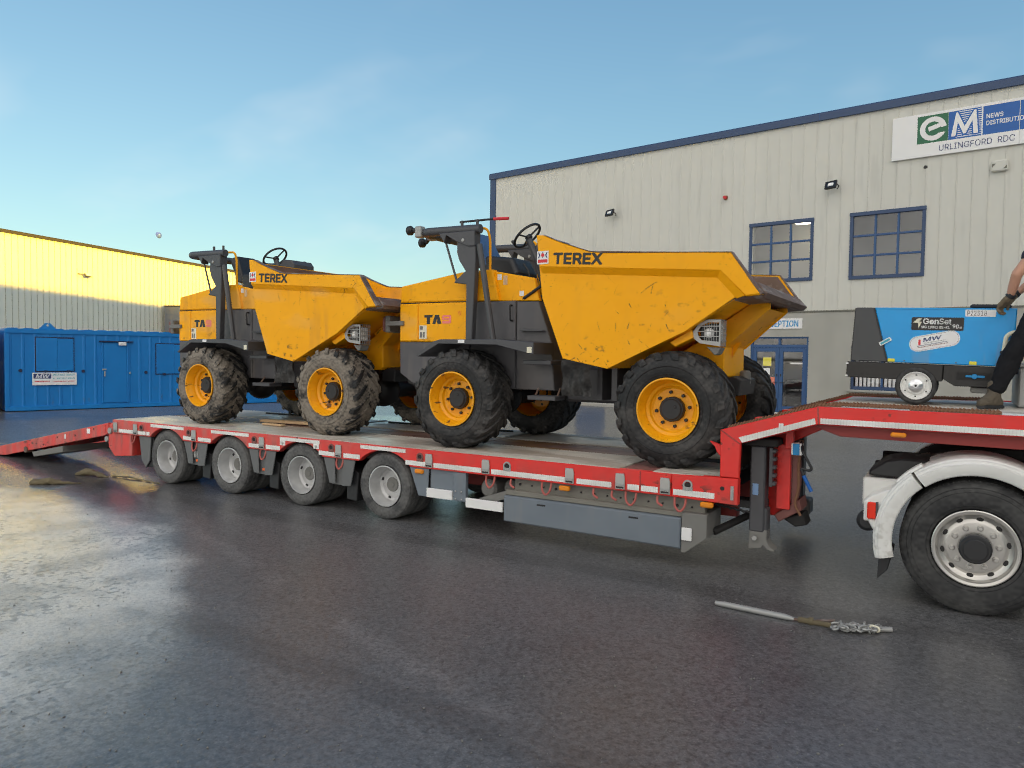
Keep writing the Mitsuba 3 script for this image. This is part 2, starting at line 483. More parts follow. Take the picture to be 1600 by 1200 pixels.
def tube(pts, r, n=10, caps=True, closed=False):
    P = np.asarray(pts, float)
    m = len(P)
    R = np.broadcast_to(np.asarray(r, float), (m,))
    t = (np.roll(P, -1, 0) - np.roll(P, 1, 0)) if closed else np.gradient(P, axis=0)
    t /= np.linalg.norm(t, axis=1, keepdims=True) + 1e-12
    u = np.cross(t[0], [0, 0, 1.0] if abs(t[0, 2]) < 0.9 else [1.0, 0, 0]); u /= np.linalg.norm(u)
    V = []
    ang = np.arange(n) * 2 * PI / n
    for k in range(m):
        u = u - t[k] * (u @ t[k]); u /= np.linalg.norm(u)
        w = np.cross(t[k], u)
        V.append(P[k] + R[k] * (np.cos(ang)[:, None] * u + np.sin(ang)[:, None] * w))
    V = np.vstack(V)
    F = []
    i = np.arange(n); j = (i + 1) % n
    for k in range(m if closed else m - 1):
        o, q = k * n, ((k + 1) % m) * n
        F += [np.stack([o + i, o + j, q + j], 1), np.stack([o + i, q + j, q + i], 1)]
    if caps and not closed:
        V = np.vstack([V, P[:1], P[-1:]])
        F += [np.stack([j, i, 0 * i + len(V) - 2], 1), np.stack([(m - 1) * n + i, (m - 1) * n + j, 0 * i + len(V) - 1], 1)]
    return V, np.vstack(F)


def bend(pts, r=0.05, k=5):
    """rounds the corners of a polyline"""
    P = [np.array(p, float) for p in pts]
    out = [P[0]]
    for a, b, c in zip(P, P[1:], P[2:]):
        d0, d1 = a - b, c - b
        l = min(r, 0.45 * np.linalg.norm(d0), 0.45 * np.linalg.norm(d1))
        s, e = b + d0 / np.linalg.norm(d0) * l, b + d1 / np.linalg.norm(d1) * l
        for t in np.linspace(0, 1, k + 1):
            out.append((1 - t) ** 2 * s + 2 * t * (1 - t) * b + t * t * e)
    return out + [P[-1]]


def lathe(prof, n=48, c=(0, 0, 0), axis='y', a0=0.0, a1=None):
    """profile of (radius, height along the axis)"""
    prof = np.asarray(prof, float)
    full = a1 is None
    ang = np.arange(n) * 2 * PI / n if full else np.linspace(a0, a1, n)
    m = len(prof)
    r, h = prof[:, 0][None], prof[:, 1][None]
    ca, sa = np.cos(ang)[:, None], np.sin(ang)[:, None]
    if axis == 'y':
        V = np.stack([r * ca, 0 * ca + h, r * sa], -1)
    elif axis == 'z':
        V = np.stack([r * ca, r * sa, 0 * ca + h], -1)
    else:
        V = np.stack([0 * ca + h, r * ca, r * sa], -1)
    V = V.reshape(-1, 3) + np.array(c, float)
    F = []
    K = n if full else n - 1
    i, k = np.meshgrid(np.arange(K), np.arange(m - 1), indexing='ij')
    i, k = i.ravel(), k.ravel()
    j = (i + 1) % n
    F = np.vstack([np.stack([i * m + k, j * m + k, j * m + k + 1], 1), np.stack([i * m + k, j * m + k + 1, i * m + k + 1], 1)])
    ar = trimesh.Trimesh(V, F, process=False).area_faces
    return V, F[ar > 1e-10]


def cyl(c, r, h0, h1, axis='y', n=24, b=0.004):
    b = min(b, 0.4 * abs(h1 - h0), 0.4 * r)
    return lathe([(0, h0), (r - b, h0), (r, h0 + b), (r, h1 - b), (r - b, h1), (0, h1)], n, c, axis)


def ball(c, r, n=2):
    s = trimesh.creation.icosphere(n, 1.0)
    return np.array(s.vertices) * r + np.array(c, float), np.array(s.faces)


def key_for(base):
    if base not in scene and base not in used:
        used.add(base); return base
    k = 1
    while f'{base}_{k:03d}' in scene or f'{base}_{k:03d}' in used:
        k += 1
    used.add(f'{base}_{k:03d}')
    return f'{base}_{k:03d}'


used = set()


def put(base, mesh, m, smooth=30, to_world=None, label=None, kind=None, **more):
    key = key_for(base)
    d = mikit.ply(mesh, m, smooth=smooth, **more)
    if to_world is not None:
        d['to_world'] = to_world
    scene[key] = d
    if label or kind:
        labels[key] = {**({'label': label} if label else {}), **({'kind': kind} if kind else {})}
    return key


def again(base, src, to_world, m=None):
    key = key_for(base)
    d = dict(scene[src]); d['to_world'] = to_world
    if m:
        d['bsdf'] = {'type': 'ref', 'id': m}
    scene[key] = d
    return key


def tag(key, label, cat, group=None, kind=None):
    used.add(key)
    labels[key] = {'label': label, 'category': cat}
    if group:
        labels[key]['group'] = group
    if kind:
        labels[key]['kind'] = kind
    return key


def structure(key, label=None):
    labels[key] = {'kind': 'structure'}
    if label:
        labels[key]['label'] = label


def text_on(text, h, O, U, W, depth=0.002, bold=False, width=None, shear=0.0, center=False):
    """lettering standing on the plane through O with reading direction U and up W; U x W points outwards"""
    m = meshkit.text_mesh(text, h, depth, bold)
    v = np.array(m.vertices)
    w = v[:, 0].max() - v[:, 0].min()
    v[:, 0] -= v[:, 0].min()
    if width:
        v[:, 0] *= width / w
    if center:
        v[:, 0] -= v[:, 0].max() / 2
    v[:, 0] += shear * v[:, 1]
    U, W = np.array(U, float), np.array(W, float)
    Nn = np.cross(U, W)
    return np.array(O, float) + v[:, :1] * U + v[:, 1:2] * W + v[:, 2:3] * Nn, np.array(m.faces)


def flat_on(poly, O, U, W, depth=0.002, holes=()):
    g = sg.Polygon(poly, holes)
    m = trimesh.creation.extrude_polygon(g, depth, engine='earcut')
    v = np.array(m.vertices)
    U, W = np.array(U, float), np.array(W, float)
    Nn = np.cross(U, W)
    return np.array(O, float) + v[:, :1] * U + v[:, 1:2] * W + v[:, 2:3] * Nn, np.array(m.faces)


def geom_on(g, O, U, W, depth=0.002):
    ms = [flat_on(q.exterior.coords[:-1], O, U, W, depth, [h.coords[:-1] for h in q.interiors]) for q in getattr(g, 'geoms', [g])]
    return join(*ms)


def circle(r, n=24, cx=0, cy=0):
    a = np.arange(n) * 2 * PI / n
    return [(cx + r * math.cos(t), cy + r * math.sin(t)) for t in a]


def rrect(x0, x1, y0, y1, r, k=5):
    out = []
    for cx, cy, s in ((x1 - r, y1 - r, 0), (x0 + r, y1 - r, 1), (x0 + r, y0 + r, 2), (x1 - r, y0 + r, 3)):
        for t in np.linspace(0, PI / 2, k):
            out.append((cx + r * math.cos(t + s * PI / 2), cy + r * math.sin(t + s * PI / 2)))
    return out


EX, EZ = (1, 0, 0), (0, 0, 1)

# ------------------------------------------------------------------ the setting: yard, pavement
g = np.array([[-700, -500, 0], [900, -500, 0], [900, 900, 0], [-700, 900, 0.0]])
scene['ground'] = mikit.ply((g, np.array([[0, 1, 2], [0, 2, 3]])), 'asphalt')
structure('ground', 'wet dark asphalt of the yard with damp shine and pale silty patch with painted-in sheen')


class Frame:
    """wall frame: u along the wall, v into the building, z up"""

    def __init__(s, deg, P0):
        a = math.radians(deg)
        s.U, s.V, s.P = np.array([math.cos(a), math.sin(a), 0]), np.array([-math.sin(a), math.cos(a), 0]), np.array([P0[0], P0[1], 0.0])
        s.M = np.eye(4); s.M[:3, 0], s.M[:3, 1], s.M[:3, 3] = s.U, s.V, s.P

    def __call__(s, m):
        return xf(m, s.M)

    def at(s, u, v, z):
        return s.P + u * s.U + v * s.V + np.array([0, 0, z])


# ---- right-hand warehouse
F1 = Frame(-7.607, (5, 20.3))
scene['pavement'] = mikit.ply(F1(join(box(-13.9, 15, -1.05, -0.14, -0.2, 0.10, 0.015), box(-13.9, 15, -1.20, -1.054, -0.2, 0.115, 0.02))), 'concrete', smooth=30)
structure('pavement', 'narrow pale concrete pavement with kerb along the warehouse front')

WH = tag('warehouse', 'beige clad two storey warehouse with blue trim and grey rendered base', 'warehouse')
UL, UR, ZG, ZE = -13.66, 14.0, 3.57, 10.0
openings = [(-1.46, 0.76, 4.66, 6.77), (1.92, 4.13, 4.62, 6.79), (2.09, 3.95, 0.99, 2.45), (-1.28, 0.73, 0.10, 2.74), (-8.75, -7.30, 0.10, 2.3)]


def wall_with_holes(u0, u1, z0, z1, v0, v1, holes):
    us = sorted({u0, u1, *[x for h in holes for x in h[:2] if u0 < x < u1]})
    zs = sorted({z0, z1, *[x for h in holes for x in h[2:] if z0 < x < z1]})
    out = []
    for a, b in zip(us, us[1:]):
        for c, d in zip(zs, zs[1:]):
            if not any(h[0] < (a + b) / 2 < h[1] and h[2] < (c + d) / 2 < h[3] for h in holes):
                out.append(box(a, b, v0, v1, c, d, 0.0))
    return join(*out)


put(WH + '__base_wall', F1(wall_with_holes(UL, UR, 0, ZG, -0.13, 0.12, openings)), 'render_grey', smooth=False)
# flashing between render and cladding
put(WH + '__flashing', F1(box(UL, UR, -0.165, 0.0, ZG + 0.004, ZG + 0.055, 0.006)), 'joint_dark')
put(WH + '__backing_wall', F1(wall_with_holes(UL, UR, ZG + 0.058, ZE, 0.02, 0.10, openings)), 'joint_dark', smooth=False)


def clad_panel(u0, u1, z0, z1, rib=0.035):
    w = 0.026
    prof = [(u0, 0.018), (u0 + 0.008, -0.016), (u0 + w, -0.016), (u0 + w + 0.014, 0.0), (u1 + 0.001, 0.0), (u1 + 0.001, 0.012)]
    p = np.array(prof)
    n = len(p)
    V = np.vstack([np.c_[p, np.full(n, z0)], np.c_[p, np.full(n, z1)]])
    i = np.arange(n - 1)
    F = np.vstack([np.stack([i, i + 1, i + 1 + n], 1), np.stack([i, i + 1 + n, i + n], 1)])
    return V, F


u = UL + 0.30
while u < UR:
    u2 = min(u + 0.415, UR)
    segs = [(ZG + 0.06, ZE)]
    for o in openings[:2]:
        if o[0] - 0.02 < (u + u2) / 2 < o[1] + 0.02:
            segs = [(ZG + 0.06, o[2]), (o[3], ZE)]
    for s in segs:
        put(WH + '__cladding_panel', F1(clad_panel(u, u2, *s)), 'cladding', smooth=False)
    u = u2
put(WH + '__corner_trim', F1(box(UL - 0.02, UL + 0.30, -0.06, 0.3, ZG + 0.06, ZE, 0.01)), 'trim_blue')
put(WH + '__eave_trim', F1(prism([(-0.10, ZE), (-0.10, ZE + 0.23), (-0.06, ZE + 0.27), (0.5, ZE + 0.27), (0.5, ZE)], UL - 0.06, UR, 'x', 0.008)), 'trim_blue')
for a in (-6.3, 0.85, 8.0):
    put(WH + '__eave_joint', F1(box(a, a + 0.015, -0.106, -0.09, ZE, ZE + 0.23, 0.002)), 'frame_blue')
put(WH + '__roof', F1(join(prism([(0.5, ZE + 0.1), (17, ZE + 1.4), (33.5, ZE + 0.1), (33.5, ZE - 0.1), (0.5, ZE - 0.1)], UL, UR, 'x', 0.0))), 'roof_metal', smooth=False)
put(WH + '__side_wall', F1(join(box(UL, UL + 0.2, 0.31, 33.4, 0, ZE - 0.11, 0.0), box(UL, UR, 33.2, 33.4, 0, ZE - 0.12, 0.0), box(UR - 0.2, UR, 0.31, 33.1, 0, ZE - 0.11, 0.0))), 'cladding', smooth=False)


def grid_window(o, cols, rows, key, with_room=True, fw=0.10, bar=0.065):
    u0, u1, z0, z1 = o
    k = key_for(key)
    put(k + '__frame', F1(join(box(u0, u0 + fw, -0.055, 0.06, z0, z1, 0.006), box(u1 - fw, u1, -0.055, 0.06, z0, z1, 0.006),
                                box(u0 - 0.01, u1 + 0.01, -0.075, 0.062, z1 - 0.11, z1 + 0.012, 0.006), box(u0 + fw + 0.001, u1 - fw - 0.001, -0.06, 0.058, z0, z0 + 0.115, 0.006))), 'trim_blue')
    U0, U1, Z0, Z1 = u0 + fw, u1 - fw, z0 + 0.115, z1 - 0.11
    for i in range(cols):
        for j in range(rows):
            a, b = U0 + (U1 - U0) * i / cols, U0 + (U1 - U0) * (i + 1) / cols
            c, d = Z0 + (Z1 - Z0) * j / rows, Z0 + (Z1 - Z0) * (j + 1) / rows
            t = rng.uniform(-0.006, 0.006, 2)
            q = np.array([[a, 0.02 + t[0], c], [b, 0.02 - t[0], c], [b, 0.02 - t[1], d], [a, 0.02 + t[1], d]])
            put(k + '__pane', F1((q, np.array([[0, 1, 2], [0, 2, 3]]))), 'glass', smooth=False)
    for i in range(1, cols):
        a = U0 + (U1 - U0) * i / cols
        put(k + '__glazing_bar', F1(box(a - bar / 2, a + bar / 2, -0.03, 0.055, Z0, Z1, 0.008)), 'frame_blue')
    for j in range(1, rows):
        c = Z0 + (Z1 - Z0) * j / rows
        put(k + '__glazing_bar', F1(box(U0, U1, -0.028, 0.052, c - bar / 2, c + bar / 2, 0.008)), 'frame_blue')
    return k


def room(o, depth, key, mt='room_wall'):
    u0, u1, z0, z1 = o[0] - 0.6, o[1] + 0.6, o[2] - 0.25, o[3] + 0.35
    put(key, F1(join(box(u0, u1, depth, depth + 0.05, z0, z1, 0), box(u0 - 0.05, u0, 0.121, depth, z0, z1, 0), box(u1, u1 + 0.05, 0.121, depth, z0, z1, 0),
                     box(u0, u1, 0.121, depth, z0 - 0.05, z0, 0), box(u0, u1, 0.121, depth, z1, z1 + 0.05, 0))), mt, smooth=False)


grid_window(openings[0], 3, 3, WH + '__window')
grid_window(openings[1], 3, 3, WH + '__window')
grid_window(openings[2], 2, 2, WH + '__window', fw=0.07)
put(WH + '__sill', F1(box(2.0, 4.05, -0.26, -0.132, 0.925, 0.985, 0.01)), 'concrete')
for i, o in enumerate(openings[:3]):
    room(o, 2.2, WH + '__office_room')
# venetian blind slats low in the ground floor window
for i in range(14):
    a = 2.2 + i * 0.125
    put(WH + '__blind_slat', F1(box(a, a + 0.085, 0.10, 0.105, 1.1, 2.3, 0.001)), 'label_white', smooth=False)
# lit ceiling lamp in the first office
lampk = put(WH + '__ceiling_lamp', F1(box(-0.25, 0.45, 1.0, 1.5, 6.85, 6.9, 0.0)), 'label_white', smooth=False, label='lit ceiling lamp panel seen through the first window')
scene[lampk]['emitter'] = {'type': 'area', 'radiance': {'type': 'rgb', 'value': [0.45, 0.40, 0.28]}}
# entrance: double door with transom
DO = openings[3]
dk = key_for(WH + '__door')
put(dk + '__frame', F1(join(box(DO[0], DO[0] + 0.07, -0.08, 0.05, 0.1, DO[3] - 0.06, 0.005), box(DO[1] - 0.07, DO[1], -0.08, 0.05, 0.1, DO[3] - 0.06, 0.005),
                            box(DO[0], DO[1], -0.085, 0.052, DO[3] - 0.058, DO[3], 0.005), box(DO[0] + 0.071, DO[1] - 0.071, -0.07, 0.045, 2.36, 2.47, 0.005),
                            box(-0.315, -0.235, -0.072, 0.047, 2.471, DO[3] - 0.06, 0.004))), 'frame_blue')
for a, b in ((DO[0] + 0.075, -0.279), (-0.271, DO[1] - 0.075)):
    lk = key_for(dk + '__leaf')
    scene[lk] = mikit.ply(F1(join(box(a, a + 0.13, -0.06, 0.02, 0.11, 2.355, 0.004), box(b - 0.13, b, -0.06, 0.02, 0.11, 2.355, 0.004), box(a + 0.131, b - 0.131, -0.058, 0.018, 2.22, 2.354, 0.004), box(a + 0.131, b - 0.131, -0.058, 0.018, 0.11, 0.32, 0.004))), 'frame_blue', smooth=30)
    q = np.array([[a + 0.12, -0.02, 0.3], [b - 0.12, -0.02, 0.3], [b - 0.12, -0.02, 2.24], [a + 0.12, -0.02, 2.24]])
    put(dk + '__pane', F1((q, np.array([[0, 1, 2], [0, 2, 3]]))), 'glass', smooth=False)
for a, b in ((DO[0] + 0.07, -0.315), (-0.235, DO[1] - 0.07)):
    q = np.array([[a, -0.02, 2.465], [b, -0.02, 2.465], [b, -0.02, DO[3] - 0.06], [a, -0.02, DO[3] - 0.06]])
    put(dk + '__pane', F1((q, np.array([[0, 1, 2], [0, 2, 3]]))), 'glass', smooth=False)
for a in (-0.34, -0.21):
    put(dk + '__handle', F1(tube(bend([(a, -0.06, 1.15), (a, -0.12, 1.15), (a + math.copysign(0.13, a + 0.275), -0.12, 1.15)], 0.02), 0.012, 8)), 'black_steel')
    put(dk + '__handle', F1(box(a - 0.02, a + 0.02, -0.07, -0.058, 1.36, 1.44, 0.004)), 'black_steel')
room((DO[0], DO[1], 0.35, 2.6), 4.0, WH + '__lobby_room', 'room_wall')
put(WH + '__lobby_counter', F1(join(box(-0.9, 1.2, 2.6, 3.1, 0.12, 1.15, 0.01), box(0.1, 0.35, 1.8, 2.0, 0.12, 1.8, 0.01))), 'black_plastic')
for a, z0, w, h, mt in ((-0.86, 1.72, 0.30, 0.30, 'sign_yellow'), (-0.90, 1.40, 0.30, 0.24, 'label_white'), (-0.62, 0.95, 0.22, 0.38, 'orange'), (0.10, 1.80, 0.42, 0.05, 'label_white')):
    put(WH + '__door_notice', F1(box(a, a + w, -0.012, -0.009, z0, z0 + h, 0.0)), mt, smooth=False)
# second door, mostly hidden behind the dumpers
D2 = openings[4]
put(WH + '__door', F1(join(box(D2[0], D2[1], -0.07, 0.0, 0.10, 2.3, 0.01), *[box(D2[0] + 0.08, D2[1] - 0.08, -0.085, -0.071, 0.2 + i * 0.4, 0.5 + i * 0.4, 0.006) for i in range(5)])), 'frame_blue')

# things fixed on the warehouse wall
oU, oN = F1.U, -F1.V


def onwall(u, z, v=-0.035):
    return F1.at(u, v, z)


sg_k = tag('building_sign', 'large white company board with green and blue logo squares above the right window', 'sign')
put(sg_k + '__board', F1(join(box(3.11, 6.47, -0.085, -0.045, 8.30, 9.63, 0.006), box(6.474, 8.9, -0.085, -0.045, 8.30, 9.63, 0.006))), 'label_white')


def on_sign(g, m, part, d=0.003, v=-0.0855):
    return put(sg_k + '__' + part, geom_on(g, F1.at(0, v, 0), oU, EZ, d), m, smooth=False)


on_sign(sg.box(3.82, 8.71, 4.66, 9.55), 'sign_green', 'green_square')
on_sign(sg.box(4.665, 8.71, 5.52, 9.55), 'sign_blue', 'blue_square')
on_sign(sg.box(5.555, 8.71, 6.455, 9.55), 'sign_blue', 'blue_band')
on_sign(sg.box(6.475, 8.71, 8.3, 9.55), 'sign_blue', 'blue_band')
# the e: a ring cut on the right below a slanted bar
ring = sg.Point(4.25, 9.13).buffer(0.36).difference(sg.Point(4.25, 9.13).buffer(0.215))
ring = ring.difference(sg.Polygon([(4.36, 9.12), (4.75, 9.18), (4.75, 8.98), (4.36, 8.99)]))
ebar = shapely.affinity.rotate(sg.box(4.13, 9.06, 4.60, 9.19), 16, origin=(4.13, 9.1)).intersection(sg.Point(4.25, 9.13).buffer(0.36))
on_sign(shapely.union_all([ring, ebar]), 'label_white', 'letter', 0.003, -0.089)
for i in range(13):
    z = 8.755 + i * 0.062
    on_sign(sg.box(4.86 + 0.006 * i, z, 5.52, z + 0.022), 'label_white', 'stripe', 0.002, -0.0885)
M = sg.Polygon([(4.74, 8.80), (4.86, 9.50), (4.90, 9.50), (5.09, 9.06), (5.33, 9.50), (5.38, 9.50), (5.44, 8.80), (5.32, 8.80), (5.29, 9.20), (5.12, 8.84), (5.06, 8.84), (4.91, 9.20), (4.86, 8.80)])
on_sign(M.buffer(0.035, join_style=2), 'sign_blue', 'letter_shadow', 0.002, -0.0908)
on_sign(M, 'label_white', 'letter', 0.003, -0.0930)
put(sg_k + '__lettering', text_on('NEWS', 0.125, F1.at(5.64, -0.0895, 9.18), oU, EZ, 0.003, True, 0.42), 'label_white', smooth=False)
put(sg_k + '__lettering', text_on('DISTRIBUTION', 0.125, F1.at(5.64, -0.0895, 8.98), oU, EZ, 0.003, True, 1.02), 'label_white', smooth=False)
put(sg_k + '__lettering', text_on('URLINGFORD  RDC', 0.18, F1.at(4.43, -0.0865, 8.42), oU, EZ, 0.003, False, 1.93), 'ink_navy', smooth=False)

rk = tag('reception_sign', 'white reception sign with blue capitals above the entrance door', 'sign')
put(rk + '__board', F1(box(-0.98, 0.51, -0.165, -0.135, 3.02, 3.375, 0.004)), 'label_white')
put(rk + '__lettering', text_on('RECEPTION', 0.205, F1.at(-0.86, -0.1655, 3.095), oU, EZ, 0.004, True, 1.24), 'sign_cyan', smooth=False)


def floodlight(key, F, u, z, label, grp):
    k = tag(key, label, 'floodlight', grp)
    R = rot([1, 0, 0], math.radians(-28), (u, -0.30, z)) @ rot([0, 0, 1], math.radians(-8), (u, -0.3, z))
    put(k + '__housing', F(xf(join(box(u - 0.19, u + 0.19, -0.36, -0.29, z - 0.14, z - 0.115, 0.006), box(u - 0.19, u + 0.19, -0.36, -0.29, z + 0.115, z + 0.14, 0.006), box(u - 0.19, u - 0.165, -0.36, -0.29, z - 0.114, z + 0.114, 0.006),
                                   box(u + 0.165, u + 0.19, -0.36, -0.29, z - 0.114, z + 0.114, 0.006), box(u - 0.17, u + 0.17, -0.29, -0.25, z - 0.12, z + 0.12, 0.01)), R)), 'black_steel')
    put(k + '__lens', F(xf(box(u - 0.164, u + 0.164, -0.345, -0.335, z - 0.113, z + 0.113, 0.002), R)), 'glass_dark')
    put(k + '__led_block', F(xf(box(u - 0.09, u + 0.09, -0.356, -0.346, z - 0.06, z + 0.06, 0.002), R)), 'label_white')
    put(k + '__bracket', F(tube(bend([(u + 0.2, -0.31, z), (u + 0.22, -0.2, z - 0.03), (u + 0.12, -0.035, z - 0.08)], 0.05), 0.018, 8)), 'black_steel')
    return k


floodlight('floodlight', F1, -7.12, 7.74, 'black floodlight alone on the beige wall left of the windows', 'floodlights on the warehouse walls')
floodlight('floodlight_001', F1, 1.36, 7.74, 'black floodlight between and above the two office windows', 'floodlights on the warehouse walls')
vk = tag('vent_box', 'small cream box with two dark corners on the wall below the company board', 'wall box')
put(vk + '__case', F1(box(5.80, 6.23, -0.13, -0.035, 7.58, 7.90, 0.03)), 'cladding')
for a, s in ((5.83, 1), (6.20, -1)):
    put(vk + '__slot', F1(prism([(a, 7.80), (a + s * 0.10, 7.80), (a, 7.70)] if s > 0 else [(a, 7.64), (a, 7.74), (a - 0.10, 7.64)], -0.136, -0.131, 'y', 0.0)), 'joint_dark', smooth=False)
rkk = tag('wall_outlet', 'small rusty red pipe stub on the beige wall', 'pipe')
put(rkk + '__pipe', F1(cyl((-2.39, 0, 7.83), 0.055, -0.16, -0.03, 'y', 14)), 'ink_red')
put(rkk + '__flange', F1(cyl((-2.39, 0, 7.83), 0.085, -0.03, -0.004, 'y', 14)), 'rope_rust')
hk = tag('wall_hole', 'small dark round hole plug in the cladding below the company board', 'wall plug')
put(hk + '__plug', F1(cyl((4.07, 0, 8.0), 0.045, -0.03, 0.0, 'y', 12)), 'black_steel')
put(hk + '__rim', F1(lathe([(0.045, -0.012), (0.06, -0.012), (0.06, 0.0)], 14, (4.07, 0, 8.0))), 'joint_dark')

# ---- left-hand warehouse, its upper wall in the low sun
F2 = Frame(105.0, (-31.246, 11.954))
W2 = tag('warehouse_001', 'long cream clad warehouse behind the blue cabins with its upper wall in yellow sunlight', 'warehouse')
ZL = 7.83
u = -12.0
while u < 34:
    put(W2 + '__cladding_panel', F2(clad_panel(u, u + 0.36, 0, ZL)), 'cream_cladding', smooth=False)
    put(W2 + '__panel_joint', F2(box(u - 0.008, u - 0.001, -0.032, 0.016, 0, ZL - 0.01, 0.0)), 'cream_joint', smooth=False)
    u += 0.36
put(W2 + '__backing_wall', F2(box(-12, 34, 0.03, 0.3, 0, ZL, 0)), 'cream_joint', smooth=False)
put(W2 + '__gutter', F2(prism([(-0.16, ZL - 0.02), (-0.16, ZL + 0.13), (0.4, ZL + 0.13), (0.4, ZL - 0.02)], -12.1, 34.1, 'x', 0.01)), 'gutter_brown')
put(W2 + '__roof', F2(prism([(0.3, ZL + 0.1), (14, ZL + 1.0), (28, ZL + 0.1), (28, ZL - 0.2), (0.3, ZL - 0.2)], -12, 34, 'x', 0.0)), 'roof_metal', smooth=False)
put(W2 + '__side_wall', F2(join(box(-12, -11.8, 0.31, 28, 0, ZL - 0.21, 0), box(33.8, 34, 0.31, 28, 0, ZL - 0.21, 0), box(-11.7, 33.7, 27.8, 28, 0, ZL - 0.21, 0))), 'cream_cladding', smooth=False)
fk = tag('wall_lamp', 'small lamp on the sunlit yellow wall of the left warehouse', 'wall lamp')
put(fk + '__housing', F2(xf(box(4.78, 5.22, -0.36, -0.26, 6.03, 6.27, 0.03), rot([1, 0, 0], -0.6, (5, -0.3, 6.15)))), 'gutter_brown')
put(fk + '__lens', F2(xf(box(4.83, 5.17, -0.372, -0.362, 6.07, 6.23, 0.004), rot([1, 0, 0], -0.6, (5, -0.3, 6.15)))), 'label_white')
put(fk + '__arm', F2(tube([(4.72, -0.28, 6.15), (4.6, -0.2, 6.2), (4.6, -0.03, 6.22)], 0.03, 8)), 'gutter_brown')
shk = tag('storage_shed', 'grey sheet metal shed between the blue cabin and the cream warehouse', 'shed')
put(shk + '__body', F2(join(box(10.96, 15.5, -2.6, -0.3, 0, 4.78, 0.01))), 'grey_sheet')
put(shk + '__roof_trim', F2(box(10.93, 15.53, -2.64, -0.26, 4.784, 4.86, 0.01)), 'gutter_brown')

# added hall out of frame, placed to block the low sun over the yard
W3 = tag('warehouse_002', 'unseen beige hall added on the far right to shade the yard', 'warehouse')
put(W3 + '__wall', join(box(42, 72, -110, 7.4, 0, 13.8, 0.02), box(42, 72, 7.41, 110, 0, 17.5, 0.02)), 'cladding', smooth=False)  # taller section shaped to keep the sun off the warehouse front
put(W3 + '__roof', prism([(41.6, 17.504), (41.6, 17.65), (57, 18.5), (72.4, 17.65), (72.4, 17.504)], 7.42, 110.4, 'y', 0.0), 'roof_metal', smooth=False)
put(W3 + '__roof', prism([(41.6, 13.804), (41.6, 13.95), (57, 14.8), (72.4, 13.95), (72.4, 13.804)], -110.4, 7.4, 'y', 0.0), 'roof_metal', smooth=False)

# ---- blue site cabins
F3 = Frame(72.9, (-15.23, 4.78))


